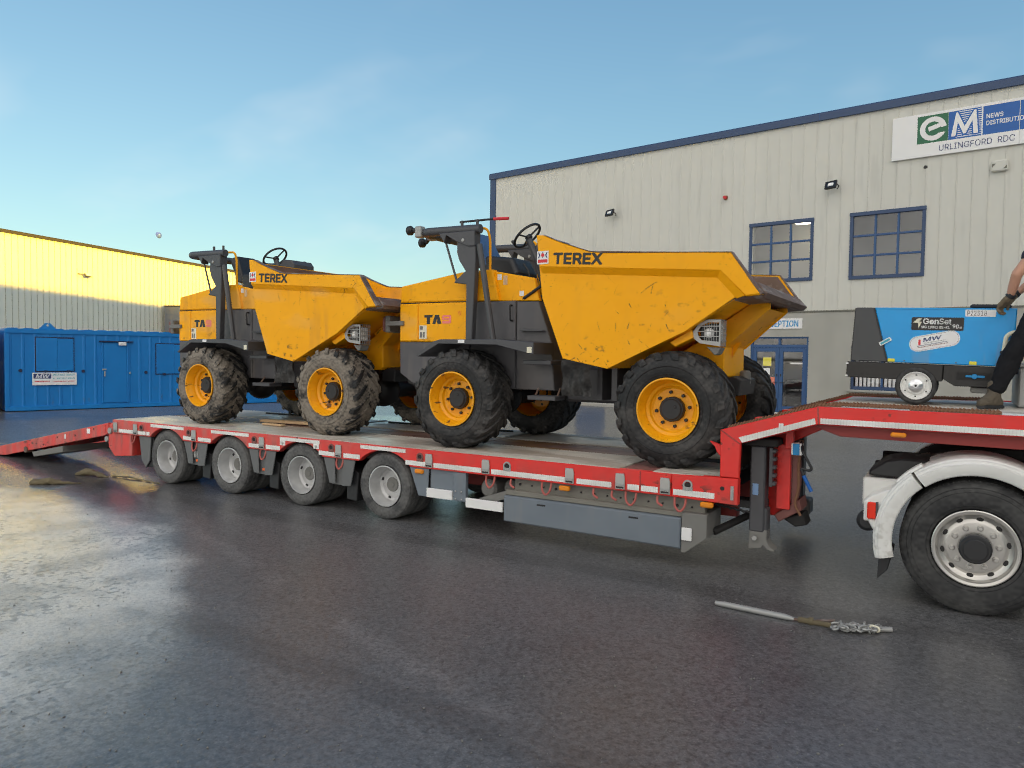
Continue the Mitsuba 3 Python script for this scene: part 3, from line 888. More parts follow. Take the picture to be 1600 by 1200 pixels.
def cabin(key, u0, u1, label, detail):
    k = tag(key, label, 'site cabin', 'blue steel site cabins')
    z0, z1 = 0.16, 2.60
    D = 2.45
    wins = [(0.83, 1.87, 1.27, 2.33), (4.41, 5.45, 1.16, 2.2), (6.6, 7.64, 1.2, 2.24)] if detail else []
    u = u0 + 0.12
    w = (u1 - u0 - 0.24) / round((u1 - u0 - 0.24) / 0.335)
    while u < u1 - 0.13:
        # one shallow pressed panel of the side
        p = np.array([(u, 0.0), (u + 0.05, 0.0), (u + 0.07, 0.018), (u + w - 0.02, 0.018), (u + w, 0.0)])
        n = len(p)
        V = np.vstack([np.c_[p, np.full(n, z0)], np.c_[p, np.full(n, z1 - 0.14)]])
        i = np.arange(n - 1)
        put(k + '__side_panel', F3((V, np.vstack([np.stack([i, i + 1, i + 1 + n], 1), np.stack([i, i + 1 + n, i + n], 1)]))), 'cabin_blue', smooth=False)
        u += w
    put(k + '__base_rail', F3(box(u0, u1, -0.035, 0.1, 0.02, z0 + 0.004, 0.01)), 'cabin_blue')
    put(k + '__top_rail', F3(box(u0, u1, -0.03, 0.1, z1 - 0.145, z1, 0.012)), 'cabin_blue')
    for a in (u0, u1 - 0.125):
        put(k + '__corner_post', F3(box(a, a + 0.125, -0.032, 0.1, z0 + 0.006, z1 - 0.147, 0.01)), 'cabin_blue')
    put(k + '__shell', F3(join(box(u0 + 0.01, u1 - 0.01, 0.06, D, 0.03, z1 - 0.02, 0.01))), 'cabin_blue')
    # ribbed roof edge
    n = int((u1 - u0) / 0.42)
    for i in range(n):
        a = u0 + 0.1 + i * (u1 - u0 - 0.2) / n
        put(k + '__roof_rib', F3(box(a, a + 0.26, -0.01, D, z1 + 0.001, z1 + 0.024, 0.010)), 'cabin_blue')
    for a in ((u0 + 1.16, u1 - 1.4) if detail else (u0 + 1.0,)):
        put(k + '__lifting_lug', F3(geom_on(sg.Polygon([(a - 0.26, z1), (a - 0.07, z1 + 0.20), (a + 0.07, z1 + 0.20), (a + 0.26, z1)]).difference(sg.Point(a, z1 + 0.13).buffer(0.035)), (0, 0.03, 0), EX, EZ, 0.02)), 'cabin_blue', smooth=False)
    for o in wins:
        wk = key_for(k + '__shutter')
        scene[wk] = mikit.ply(F3(box(o[0], o[0] + (o[1] - o[0]) * 0.56, -0.035, -0.004, o[2], o[3], 0.006)), 'cabin_blue', smooth=30)
        put(wk + '__leaf', F3(box(o[0] + (o[1] - o[0]) * 0.565, o[1], -0.033, -0.003, o[2], o[3] - 0.02, 0.006)), 'cabin_blue')
        put(wk + '__shadow_gap', F3(box(o[0] - 0.03, o[1] + 0.03, -0.001, 0.004, o[2] - 0.03, o[3] + 0.03, 0.0)), 'cabin_dark', smooth=False)
        for a in (o[0] + 0.2, o[1] - 0.2):
            put(wk + '__bolt', F3(box(a, a + 0.1, -0.05, -0.036, o[2] - 0.05, o[2] + 0.02, 0.004)), 'cabin_dark')
    if detail:
        dkk = key_for(k + '__door')
        scene[dkk] = mikit.ply(F3(join(box(2.74, 3.46, -0.03, -0.004, 0.2, 2.2, 0.006), box(2.69, 2.735, -0.045, 0.0, 0.17, 2.22, 0.006), box(3.465, 3.51, -0.045, 0.0, 0.17, 2.22, 0.006))), 'cabin_blue', smooth=30)
        put(dkk + '__drip_rail', F3(box(2.62, 3.66, -0.09, -0.001, 2.235, 2.27, 0.006)), 'cabin_dark')
        put(dkk + '__lock', F3(join(box(2.76, 2.80, -0.055, -0.031, 1.08, 1.26, 0.006), box(2.70, 2.83, -0.05, -0.031, 1.29, 1.34, 0.006))), 'steel')
        put(dkk + '__latch', F3(box(3.53, 3.58, -0.05, -0.001, 1.16, 1.23, 0.01)), 'steel')
        put(k + '__bulkhead_lamp', F3(box(3.19, 3.43, -0.15, -0.092, 2.12, 2.24, 0.02)), 'label_white')
        for a, z in ((0.41, 1.29), (2.15, 1.26), (4.07, 1.21)):
            put(k + '__vent', F3(cyl((a, 0, z), 0.05, -0.03, 0.03, 'y', 12)), 'cabin_dark')
    return k


c1 = cabin('site_cabin', 0.0, 9.75, 'long blue steel site cabin with shuttered windows and door at left', True)
c2 = cabin('site_cabin_001', -6.3, -0.16, 'blue cabin at the left picture edge beyond a narrow dark gap', False)
put(c2 + '__door_label', F3(box(-0.26, -0.20, -0.04, -0.033, 2.05, 2.42, 0.002)), 'label_white')
ck = tag('cabin_sign', 'white hire company sign fixed on the blue cabin below its left shutter', 'sign')
put(ck + '__board', F3(box(0.71, 1.95, -0.065, -0.04, 0.82, 1.215, 0.004)), 'label_white')
put(ck + '__emblem_panel', F3(box(0.745, 1.225, -0.068, -0.0655, 1.03, 1.185, 0.0)), 'ink_navy', smooth=False)
put(ck + '__lettering', text_on('MW', 0.115, F3.at(0.80, -0.0685, 1.05), F3.U, EZ, 0.002, True, 0.36, 0.35), 'label_white', smooth=False)
put(ck + '__lettering', text_on('INSTANT SPACE', 0.062, F3.at(1.27, -0.0655, 1.115), F3.U, EZ, 0.002, True, 0.62), 'sign_teal', smooth=False)
put(ck + '__small_print', F3(join(*[box(1.28 + i * 0.052, 1.318 + i * 0.052 - 0.012 * (i % 3 == 1), -0.0675, -0.0655, 1.02, 1.05 + 0.008 * (i % 2), 0) for i in range(12) if i != 1])), 'sign_teal', smooth=False)
put(ck + '__rule', F3(join(box(0.78, 1.20, -0.0675, -0.0655, 0.93, 0.955, 0), box(1.27, 1.90, -0.0675, -0.0655, 0.93, 0.95, 0))), 'ink_red', smooth=False)

# the pale day moon
mk = tag('moon', 'pale gibbous day moon low in the blue sky left of the dumpers', 'moon')
d = FW + np.array([0.857, 0.515, 0.013]) * (247 - 800) / 1153 - UP * (368 - 600) / 1153
d /= np.linalg.norm(d)
mv_, mf_ = ball((0, 0, 0), 1.0, 5)
lit_ = np.cross(mv_[mf_[:, 1]] - mv_[mf_[:, 0]], mv_[mf_[:, 2]] - mv_[mf_[:, 0]]) @ (np.array(SUN) * 0.9 + np.array([0.25, 0.35, 0.1])) > 0.25 * np.linalg.norm(np.cross(mv_[mf_[:, 1]] - mv_[mf_[:, 0]], mv_[mf_[:, 2]] - mv_[mf_[:, 0]]), axis=1)
scene['moon'] = mikit.ply((mv_, mf_[lit_]), 'moon_dust', smooth=True)
scene['moon']['to_world'] = T().translate((CAM + d * 2500).tolist()).scale(10.0)

# ------------------------------------------------------------------ low loader trailer (its near side lies in the plane y = 0)
TR = tag('low_loader_trailer', 'red four axle low loader trailer with lowered rear ramp and wooden deck', 'trailer')
ZD = 0.885


def t_(part, mesh, m, smooth=30, **k):
    return put(TR + '__' + part, mesh, m, smooth, **k)


AXLES = [0.0, 1.406, 2.812, 4.218]
R_ARCH, ZC = 0.582, 0.248


def rail_poly(z_low=0.672):
    pts = [(-1.37, ZD), (-1.37, z_low)]
    for a in AXLES:
        half = math.sqrt(R_ARCH ** 2 - (z_low - ZC) ** 2)
        t0 = math.acos(half / R_ARCH)
        for t in np.linspace(PI - t0, t0, 13):
            pts.append((a + R_ARCH * math.cos(t), ZC + R_ARCH * math.sin(t)))
    return pts + [(7.76, z_low), (7.76, ZD)]


t_('side_rail', prism(rail_poly(), -0.004, 0.09, 'y', 0.006), 'red')
t_('side_rail', prism([(7.764, 0.672), (8.38, 0.657), (8.38, 0.90), (7.764, ZD)], -0.005, 0.09, 'y', 0.006), 'red')
t_('side_rail', mv(prism(rail_poly(), -0.09, 0.004, 'y', 0.006), 0, 2.55, 0), 'red')
t_('side_rail', mv(prism([(7.764, 0.672), (8.38, 0.657), (8.38, 0.90), (7.764, ZD)], -0.09, 0.005, 'y', 0.006), 0, 2.55, 0), 'red')
t_('rail_seam', box(7.445, 7.455, -0.008, -0.003, 0.68, ZD - 0.002, 0.0), 'red_dull', smooth=False)
# deck
t_('deck_frame', box(-1.36, 8.2, 0.095, 2.455, 0.70, 0.842, 0.0), 'under_dark', smooth=False)
lanes = [(0.03, 0.262), (0.266, 0.498), (0.502, 0.734), (0.738, 0.97), (1.60, 1.832), (1.836, 2.068), (2.072, 2.304), (2.308, 2.52)]
joints = [-1.355, 0.70, 2.10, 3.51, 4.93, 7.22]
for s0, s1 in zip(joints, joints[1:]):
    for i, (a, b) in enumerate(lanes):
        z = ZD + rng.uniform(-0.003, 0.004) + 0.004
        t_('deck_plank', box(s0 + 0.006 + 0.004 * rng.random(), s1 - 0.006, a + (0.07 if i == 0 and False else 0), b, 0.843, z, 0.006), 'wood')
for i, (a, b) in enumerate(lanes):
    t_('deck_plank', box(7.56, 8.19, a, b, 0.843, ZD + 0.006 + rng.uniform(-0.002, 0.002), 0.006), 'wood')
for s0, s1 in zip(joints, joints[1:]):
    t_('deck_plate', box(s0 + 0.01, s1 - 0.004, 0.985, 1.27, 0.843, ZD - 0.004, 0.006), 'deck_rust')
    t_('deck_plate', box(s0 + 0.01, s1 - 0.004, 1.30, 1.585, 0.843, ZD - 0.006, 0.006), 'deck_rust')
t_('deck_plate', box(7.225, 7.555, 0.092, 2.458, 0.843, ZD - 0.002, 0.006), 'red_dirty')
for x in (0.70, 2.10, 3.51, 4.93):
    t_('deck_angle', box(x - 0.035, x + 0.035, 1.65, 2.50, ZD + 0.009, ZD + 0.018, 0.003), 'galvanised')
# the raised steel wheel covers along the far edge
for x in AXLES:
    t_('deck_bar', tube([(x - 0.4, 2.2, ZD + 0.02), (x + 0.45, 2.25, ZD + 0.02)], 0.014, 8), 'black_steel')
# main beams, axles
for y in (0.78, 1.72):
    t_('main_beam', prism([(-1.3, 0.70), (-1.3, 0.45), (5.4, 0.40), (8.2, 0.40), (8.2, 0.70)], y - 0.06, y + 0.06, 'y', 0.006), 'red_dull')
for x in AXLES:
    t_('axle', cyl((x, 0, 0.40), 0.07, 0.3, 2.25, 'y', 16), 'under_dark')
    t_('cross_member', box(x + 0.55, x + 0.65, 0.1, 2.45, 0.55, 0.70, 0.005), 'under_dark')

# road wheels: a pair of tyres on each side of each axle
tyre_p = [(0.245, 0.035), (0.262, 0.006), (0.30, -0.004), (0.345, 0.000), (0.378, 0.010), (0.394, 0.026), (0.400, 0.045), (0.400, 0.085), (0.394, 0.089), (0.394, 0.097), (0.400, 0.101), (0.400, 0.135), (0.394, 0.139), (0.394, 0.147), (0.400, 0.151), (0.400, 0.195),
          (0.394, 0.212), (0.378, 0.224), (0.345, 0.234), (0.30, 0.236), (0.262, 0.230), (0.245, 0.20)]
rim_p = [(0.236, 0.045), (0.240, 0.010), (0.247, 0.006), (0.247, 0.000), (0.236, -0.002), (0.228, 0.012), (0.218, 0.07), (0.205, 0.10), (0.198, 0.150), (0.165, 0.168), (0.150, 0.162), (0.110, 0.162), (0.105, 0.155), (0.0, 0.152)]
trail_tyre = join(lathe(tyre_p, 64), lathe([(0.381, 0.010), (0.385, 0.007), (0.389, 0.018)], 64))
trail_rim = lathe(rim_p, 56)
trail_bead = lathe([(0.372, 0.0055), (0.378, 0.0055), (0.381, 0.009)], 64)
src = {}


def once(key, base, mesh, m, tw, smooth=30):
    if key not in src:
        src[key] = put(base, mesh, m, smooth, tw)
    else:
        again(base, src[key], tw)


hole_m = [cyl((0.175 * math.cos(t), 0, 0.175 * math.sin(t)), 0.022, 0.158, 0.172, 'y', 12) for t in np.arange(4) * PI / 2 + 0.9]
hubcap = join(cyl((0, 0, 0), 0.088, 0.140, 0.160, 'y', 28, 0.008), cyl((0, 0, 0), 0.035, 0.132, 0.142, 'y', 16, 0.006))
for side in (0, 1):
    for x in AXLES:
        wk = key_for(TR + '__wheel')
        spin = float(rng.uniform(0, 360))
        for inner in (0, 1):
            y = 0.012 + 0.272 * inner
            if side == 0:
                tw = T().translate([x, y, 0.40]).rotate([0, 1, 0], spin)
            else:
                tw = T().translate([x, 2.55 - y, 0.40]).rotate([0, 0, 1], 180).rotate([0, 1, 0], spin)
            once('tt', wk + '__tyre', trail_tyre, 'rubber_road', tw)
            if not inner:
                once('tr', wk + '__rim', trail_rim, 'rim_silver', tw)
                for i_, h_ in enumerate(hole_m):
                    once(('th', i_), wk + '__hand_hole', h_, 'black_steel', tw)
                once('tc', wk + '__hub', hubcap, 'mud_grey', tw)

# mudguard hangers and flaps between the wheels, near side and far side
for k, x in enumerate([-1.406 + 0.66] + [a + 0.40 for a in AXLES]):
    if k == 0:
        t_('mudguard_plate', prism([(-0.72, 0.668), (-0.66, 0.30), (-0.56, 0.19), (-0.46, 0.30), (-0.52 + 0.1, 0.668)], 0.03, 0.05, 'y', 0.004), 'mudguard')
        t_('mud_flap', prism([(-0.60, 0.668), (-0.58, 0.19), (-0.40, 0.21), (-0.36, 0.35), (-0.42, 0.66)], 0.06, 0.50, 'y', 0.006), 'black_plastic')
        continue
    if k < 4:
        t_('mudguard_plate', prism([(x + 0.0, 0.668), (x + 0.10, 0.35), (x + 0.20, 0.35), (x + 0.19, 0.668)], 0.015, 0.03, 'y', 0.004), 'mudguard')
        t_('mudguard_panel', box(x + 0.10, x + 0.33, 0.06, 0.075, 0.33, 0.668, 0.003), 'mudguard')
        t_('mudguard_plate', prism([(x + 0.315, 0.668), (x + 0.318, 0.33), (x + 0.46, 0.345), (x + 0.535, 0.668)], 0.012, 0.03, 'y', 0.004), 'mudguard')
        t_('mud_flap', prism([(x + 0.33, 0.60), (x + 0.335, 0.16), (x + 0.50, 0.15), (x + 0.53, 0.5)], 0.08, 0.50, 'y', 0.008), 'black_plastic')
        if k in (1, 2):
            t_('side_lamp', box(x + 0.245, x + 0.305, 0.03, 0.058, 0.385, 0.42, 0.006), 'orange')
        if k == 1:
            for q in range(3):
                t_('valve', box(x + 0.14 + q * 0.06, x + 0.18 + q * 0.06, 0.03, 0.058, 0.44, 0.54, 0.008), 'galvanised')

# reflective tape on the rail (real strips stuck on the steel)
for a, b in ((-1.20, -0.80), (-0.70, -0.50), (-0.48, -0.40), (0.41, 0.60), (0.75, 1.03), (1.83, 2.03), (2.17, 2.44), (3.15, 3.42), (3.57, 3.84), (4.55, 4.84), (4.96, 5.61), (5.74, 6.635), (6.77, 7.15), (7.32, 7.44), (7.46, 7.63), (7.78, 8.17)):
    t_('reflective_tape', box(a, b, -0.0075, -0.0045, 0.694, 0.748, 0.0), 'tape', smooth=False)
for i, (a, b) in enumerate(((-0.37, 0.42), (1.04, 1.83), (2.44, 3.16), (3.85, 4.55))):
    t_('reflective_tape', box(a, b, -0.0075, -0.0045, 0.828, 0.872, 0.0), 'tape', smooth=False)
    if i == 2:
        for c in (2.49, 3.10):
            t_('reflective_tape', box(c - 0.05, c + 0.05, -0.007, -0.0045, 0.765, 0.827, 0.0), 'tape', smooth=False)
            t_('bolt', cyl((c, 0, 0.795), 0.018, -0.016, -0.008, 'y', 10), 'steel')
# recessed lashing eyes, stake pockets, hooks
for x in (-1.30, -0.60, 0.545, 1.942, 3.367, 4.766, 5.943, 7.92):
    k = key_for(TR + '__lashing_eye')
    z = 0.80 if x > -1 else 0.79
    scene[k] = mikit.ply(join(lathe([(0.030, -0.004), (0.032, -0.016), (0.046, -0.016), (0.048, -0.004)], 20, (x, 0, z)), box(x - 0.048, x + 0.048, -0.012, -0.0045, z - 0.055, z - 0.02, 0.004)), 'galvanised' if x > 5 else 'red_dirty', smooth=30)
    put(k + '__hole', cyl((x, 0, z - 0.005), 0.031, -0.0075, -0.005, 'y', 16), 'under_dark')
for x in (-1.275, -0.75, 0.663, 2.094, 3.492, 4.90, 5.674, 6.693, 7.246, 7.703):
    k = key_for(TR + '__stake_pocket')
    scene[k] = mikit.ply(join(prism([(x - 0.045, 0.865 - 0.02), (x + 0.04, 0.865 - 0.02), (x + 0.05, 0.80), (x + 0.05, 0.69), (x - 0.05, 0.69), (x - 0.05, 0.82)], -0.022, -0.006, 'y', 0.004)), 'steel', smooth=30)
    put(k + '__slot', box(x - 0.04, x + 0.04, -0.0255, -0.0225, 0.70, 0.718, 0.001), 'black_steel', smooth=False)
    put(k + '__rib', box(x - 0.043, x + 0.043, -0.028, -0.0225, 0.725, 0.745, 0.002), 'galvanised')
for x in (-0.848, 0.648, 2.094, 3.493, 5.72, 6.415, 7.35, 7.844):
    z = 0.665
    t_('lashing_hook', tube(bend([(x - 0.055, 0.02, z + 0.01), (x - 0.05, 0.0, z - 0.08), (x, -0.008, z - 0.135), (x + 0.05, 0.0, z - 0.08), (x + 0.055, 0.02, z + 0.01)], 0.06, 6), 0.011, 8), 'hose_red')
for x in (5.98, 6.95, 7.15, 7.62):
    t_('hook_stub', tube(bend([(x, 0.02, 0.66), (x + 0.005, -0.01, 0.60), (x + 0.06, -0.012, 0.575)], 0.04), 0.011, 8), 'hose_red')
for x in (4.75, 6.63, 8.10):
    k = key_for(TR + '__side_lamp')
    scene[k] = mikit.ply(box(x - 0.06, x + 0.06, -0.02, 0.03, 0.605, 0.655, 0.012), 'amber', smooth=30)
# guards under the rail ahead of the wheels
t_('guard_panel', prism([(4.60, 0.668), (4.73, 0.345), (4.86, 0.345), (4.88, 0.668)], 0.012, 0.03, 'y', 0.004), 'slate')
t_('guard_panel', box(4.885, 5.225, 0.04, 0.055, 0.40, 0.668, 0.003), 'slate')
t_('guard_post', box(5.23, 5.40, 0.005, 0.06, 0.345, 0.668, 0.005), 'slate')
for x in (5.265, 5.345):
    for z in (0.37, 0.455):
        t_('bolt', cyl((x, 0, z), 0.010, -0.004, 0.006, 'y', 8), 'steel')
t_('guard_bar', box(4.858, 5.218, -0.004, 0.03, 0.345, 0.45, 0.005), 'label_white')
t_('guard_bar', box(5.404, 5.885, -0.004, 0.03, 0.29, 0.395, 0.005), 'label_white')
t_('air_tank', cyl((5.62, 0, 0.50), 0.105, 0.12, 0.62, 'y', 28, 0.03), 'mud_grey')
t_('air_tank', cyl((5.86, 0, 0.52), 0.09, 0.20, 0.62, 'y', 28, 0.03), 'mud_grey')
t_('brace', prism([(5.55, 0.40), (5.9, 0.52), (5.9, 0.43), (5.6, 0.33)], 0.05, 0.08, 'y', 0.004), 'mud_grey')
t_('under_beam', prism([(5.98, 0.664), (5.98, 0.53), (8.06, 0.50), (8.06, 0.655)], 0.10, 0.16, 'y', 0.004), 'beam_grime')
for i in range(14):
    x = 6.05 + i * 0.145
    t_('bolt', cyl((x, 0, 0.60 - 0.002 * i), 0.009 if i % 3 else 0.014, 0.085, 0.101, 'y', 8), 'black_steel')
t_('side_locker', prism([(5.90, 0.475), (5.90, 0.20), (7.855, 0.185), (7.855, 0.475)], 0.0, 0.55, 'y', 0.012), 'slate')
t_('locker_lip', prism([(5.90, 0.535), (5.90, 0.478), (7.86, 0.478), (7.86, 0.52)], 0.05, 0.5, 'y', 0.006), 'beam_grime')
for x in (6.36, 7.385):
    t_('locker_latch', box(x - 0.05, x + 0.05, -0.006, 0.002, 0.415, 0.432, 0.003), 'black_steel')
t_('locker_end', prism([(7.86, 0.53), (7.86, 0.15), (7.90, 0.15), (8.10, 0.31), (8.10, 0.53)], 0.015, 0.5, 'y', 0.006), 'mud_grey')
t_('guard_bar', box(7.868, 7.965, -0.008, 0.012, 0.272, 0.392, 0.005), 'label_white')
t_('brace', tube([(8.10, 0.25, 0.33), (8.55, 0.7, 0.58)], 0.035, 10), 'under_dark')
t_('cable_tray', prism([(8.08, 0.655), (8.08, 0.60), (8.55, 0.58), (8.55, 0.655)], 0.3, 0.5, 'y', 0.0), 'black_steel', smooth=False)
t_('hose', tube([(8.1 + 0.03 * i, 0.28, 0.60 - 0.012 * (i % 2) - 0.004 * i) for i in range(16)], 0.012, 6), 'black_plastic')

# rear end and ramp
t_('rear_box', prism([(-1.52, 0.80), (-1.52, 0.43), (-1.36, 0.30), (-0.90, 0.34), (-0.88, 0.668), (-1.36, 0.668), (-1.36, 0.84)], 0.02, 0.30, 'y', 0.006), 'red')
t_('rear_box', mv(prism([(-1.52, 0.80), (-1.52, 0.43), (-1.36, 0.30), (-0.90, 0.34), (-0.88, 0.668), (-1.36, 0.668), (-1.36, 0.84)], 0.02, 0.30, 'y', 0.006), 0, 2.23, 0), 'red')
t_('rear_panel', box(-1.44, -1.372, 0.302, 2.248, 0.36, 0.80, 0.005), 'red_dull')
t_('hinge_pin', cyl((-1.455, 0, 0.70), 0.05, -0.01, 0.06, 'y', 18), 'galvanised')
t_('hinge_pin', cyl((-1.56, 0, 0.56), 0.045, -0.0, 0.10, 'y', 18), 'galvanised')
for y0 in (0.0, 1.67):
    k = key_for(TR + '__ramp')
    slope = [(-1.50, 0.825), (-1.62, 0.80), (-4.96, 0.193), (-6.02, 0.02), (-6.02, 0.0), (-5.5, 0.0), (-4.75, 0.045), (-1.60, 0.615), (-1.50, 0.66)]
    scene[k] = mikit.ply(join(prism(slope, y0, y0 + 0.06, 'y', 0.005), mv(prism(slope, y0, y0 + 0.06, 'y', 0.005), 0, 0.82, 0)), 'red', smooth=30)
    put(k + '__decking', prism([(-1.62, 0.775), (-5.9, 0.025), (-5.9, 0.01), (-1.62, 0.72)], y0 + 0.064, y0 + 0.816, 'y', 0.0), 'under_dark', smooth=False)
    put(k + '__support_leg', prism([(-3.85, 0.17), (-3.80, 0.09), (-2.86, 0.245), (-2.86, 0.35)], y0 + 0.01, y0 + 0.80, 'y', 0.006), 'mud_grey')
    put(k + '__hinge', cyl((-4.02, 0, 0.20), 0.055, y0 - 0.02, y0 + 0.1, 'y', 14), 'rust_steel')
    for x, z, w in ((-2.05, 0.655, 0.09), (-2.75, 0.52, 0.04)):
        put(k + '__reflector', box(x - w / 2, x + w / 2, y0 - 0.005, y0 - 0.001, z - 0.04, z + 0.04, 0.001), 'label_white', smooth=False)
    for x, z in ((-3.0, 0.49), (-2.45, 0.56), (-3.45, 0.33), (-1.9, 0.70)):
        put(k + '__hole', cyl((x, 0, z), 0.016, y0 - 0.003, y0 + 0.002, 'y', 10), 'under_dark')
    for x in (-1.62, -4.05):
        put(k + '__gusset', box(x - 0.06, x + 0.06, y0 - 0.008, y0 - 0.001, (0.66 if x > -3 else 0.23), (0.79 if x > -3 else 0.33), 0.002), 'red')

# gooseneck
neck = [(8.215, 0.905), (8.21, 1.335), (9.035, 1.585), (12.9, 1.575), (12.9, 1.41), (9.04, 1.432), (8.395, 1.222), (8.385, 0.905)]
t_('neck_side', prism(neck, -0.006, 0.05, 'y', 0.008), 'red')
t_('neck_side', mv(prism(neck, -0.05, 0.006, 'y', 0.008), 0, 2.55, 0), 'red')
t_('neck_seam', prism([(8.215, 1.328), (8.39, 1.212), (8.395, 1.222), (8.222, 1.338)], -0.009, -0.005, 'y', 0.0), 'red_dull', smooth=False)
t_('neck_seam', prism([(9.03, 1.580), (9.038, 1.580), (9.046, 1.438), (9.038, 1.438)], -0.009, -0.005, 'y', 0.0), 'red_dirty', smooth=False)
t_('reflective_tape', prism([(8.375, 1.277), (8.408, 1.232), (9.022, 1.437), (9.012, 1.485)], -0.0095, -0.0065, 'y', 0.0), 'tape', smooth=False)
t_('reflective_tape', box(8.72, 8.76, -0.0095, -0.0065, 1.39, 1.425, 0.0), 'tape', smooth=False)
t_('reflective_tape', prism([(9.057, 1.487), (9.057, 1.440), (12.5, 1.420), (12.5, 1.468)], -0.0095, -0.0065, 'y', 0.0), 'tape', smooth=False)
t_('neck_floor', prism([(8.40, 1.30), (9.03, 1.50), (12.9, 1.49), (12.9, 1.42), (9.03, 1.42), (8.40, 1.22)], 0.055, 2.495, 'y', 0.0), 'red_dull', smooth=False)
for i in range(6):
    a = 0.06 + i * 0.406
    t_('neck_plank', prism([(8.24, 1.318), (9.03, 1.562), (9.03, 1.535), (8.24, 1.29)], a, a + 0.40, 'y', 0.005), 'wood')
    t_('neck_plank', box(9.035, 12.85, a, a + 0.40, 1.52, 1.576 - 0.004, 0.005), 'white_paint' if i == 0 else 'wood')
t_('bulkhead', box(8.205, 8.235, 0.055, 2.495, 0.90, 1.30, 0.004), 'beam_grime')
t_('deck_hook', prism([(8.10, 1.22), (8.21, 1.19), (8.21, 1.08), (8.17, 1.12), (8.15, 1.17)], 0.04, 0.09, 'y', 0.006), 'red')
t_('latch_plate', box(8.315, 8.345, -0.012, -0.004, 0.70, 0.83, 0.003), 'galvanised')
t_('latch_hole', cyl((8.24, 0, 0.80), 0.02, -0.008, -0.003, 'y', 12), 'under_dark')
for y, xf_ in ((0.62, 8.72), (1.93, 8.46)):
    t_('neck_beam', prism([(8.39, 1.42), (8.39, 0.50), (xf_ - 0.05, 0.50), (xf_, 0.62), (xf_, 1.20), (xf_ + 0.28, 1.345), (12.9, 1.30), (12.9, 1.42)], y - 0.09, y + 0.09, 'y', 0.008), 'red')
t_('neck_front_plate', box(8.44, 8.465, 0.715, 1.835, 0.62, 1.22, 0.004), 'red_dirty')
t_('neck_rib', prism([(9.0, 1.43), (9.0, 1.40), (9.2, 1.33), (12.9, 1.29), (12.9, 1.40)], 0.12, 0.15, 'y', 0.004), 'red_dull')
t_('neck_bracket', box(8.72, 8.79, 0.30, 0.36, 1.17, 1.42, 0.005), 'red')
t_('neck_plate', box(8.64, 8.76, 0.37, 0.40, 0.60, 1.20, 0.004), 'red')
t_('neck_plate', prism([(8.765, 0.55), (8.765, 1.2), (8.82, 1.24), (8.84, 0.85), (8.80, 0.56)], 0.41, 0.5, 'y', 0.006), 'red_dirty')
t_('neck_foot', prism([(8.62, 0.53), (8.66, 0.47), (8.86, 0.60), (8.84, 0.70)], 0.40, 0.72, 'y', 0.006), 'red_dirty')
t_('neck_boot', prism([(8.68, 0.50), (8.86, 0.56), (8.90, 0.46), (8.80, 0.43)], 0.45, 0.7, 'y', 0.01), 'under_dark')
k = key_for(TR + '__side_lamp')
scene[k] = mikit.ply(box(9.592, 9.705, -0.02, 0.03, 1.366, 1.402, 0.01), 'amber', smooth=30)
k = key_for(TR + '__reflector_block')
scene[k] = mikit.ply(box(8.79, 8.88, 0.20, 0.30, 1.13, 1.235, 0.006), 'label_white', smooth=30)
put(k + '__lens', box(8.805, 8.862, 0.194, 0.1985, 1.132, 1.233, 0.002), 'sign_cyan')
# landing leg
k = key_for(TR + '__landing_leg')
put(k + '__outer_tube', box(8.442, 8.575, 0.18, 0.36, 0.40, 1.19, 0.012), 'frame_grey')
put(k + '__inner_tube', box(8.458, 8.60, 0.20, 0.34, 0.28, 0.62, 0.01), 'frame_grey')
put(k + '__mount', box(8.38, 8.68, 0.15, 0.42, 1.192, 1.26, 0.01), 'under_dark')
put(k + '__label', box(8.468, 8.52, 0.176, 0.1795, 0.74, 0.845, 0.001), 'label_blue', smooth=False)
put(k + '__foot', prism([(8.44, 0.235), (8.445, 0.42), (8.60, 0.42), (8.60, 0.33), (8.625, 0.275), (8.67, 0.245), (8.665, 0.23), (8.61, 0.245), (8.57, 0.28), (8.55, 0.25)], 0.19, 0.35, 'y', 0.006), 'mud_grey')
put(k + '__pin', cyl((8.50, 0, 0.345), 0.022, 0.145, 0.175, 'y', 14), 'galvanised')
put(k + '__rack', join(*[box(8.60, 8.66, 0.22, 0.30, 0.83 + i * 0.075, 0.865 + i * 0.075, 0.008) for i in range(5)], box(8.60, 8.63, 0.22, 0.30, 0.82, 1.18, 0.003)), 'frame_grey')
k = key_for(TR + '__landing_leg')
put(k + '__outer_tube', box(8.442, 8.575, 2.19, 2.37, 0.40, 1.19, 0.012), 'frame_grey')
put(k + '__foot', box(8.36, 8.66, 2.16, 2.40, 0.21, 0.39, 0.02), 'mud_grey')
# crank handle: black upper part, blue grip
k = key_for(TR + '__crank_handle')
put(k + '__rod', tube(bend([(8.86, 0.3, 1.24), (8.905, 0.1, 1.18), (8.985, 0.1, 1.035), (8.965, 0.1, 1.015), (8.892, 0.1, 1.032), (8.93, 0.1, 0.945)], 0.025, 4), 0.012, 8), 'black_steel')
put(k + '__grip', tube([(8.918, 0.1, 0.97), (8.986, 0.1, 0.835)], 0.016, 10), 'sign_blue')
t_('hose', tube(bend([(8.86, 0.35, 1.25), (8.83, 0.35, 1.05), (8.84, 0.35, 0.80), (8.80, 0.36, 0.66), (8.86, 0.36, 0.56)], 0.15, 6), 0.012, 8), 'rope_rust')

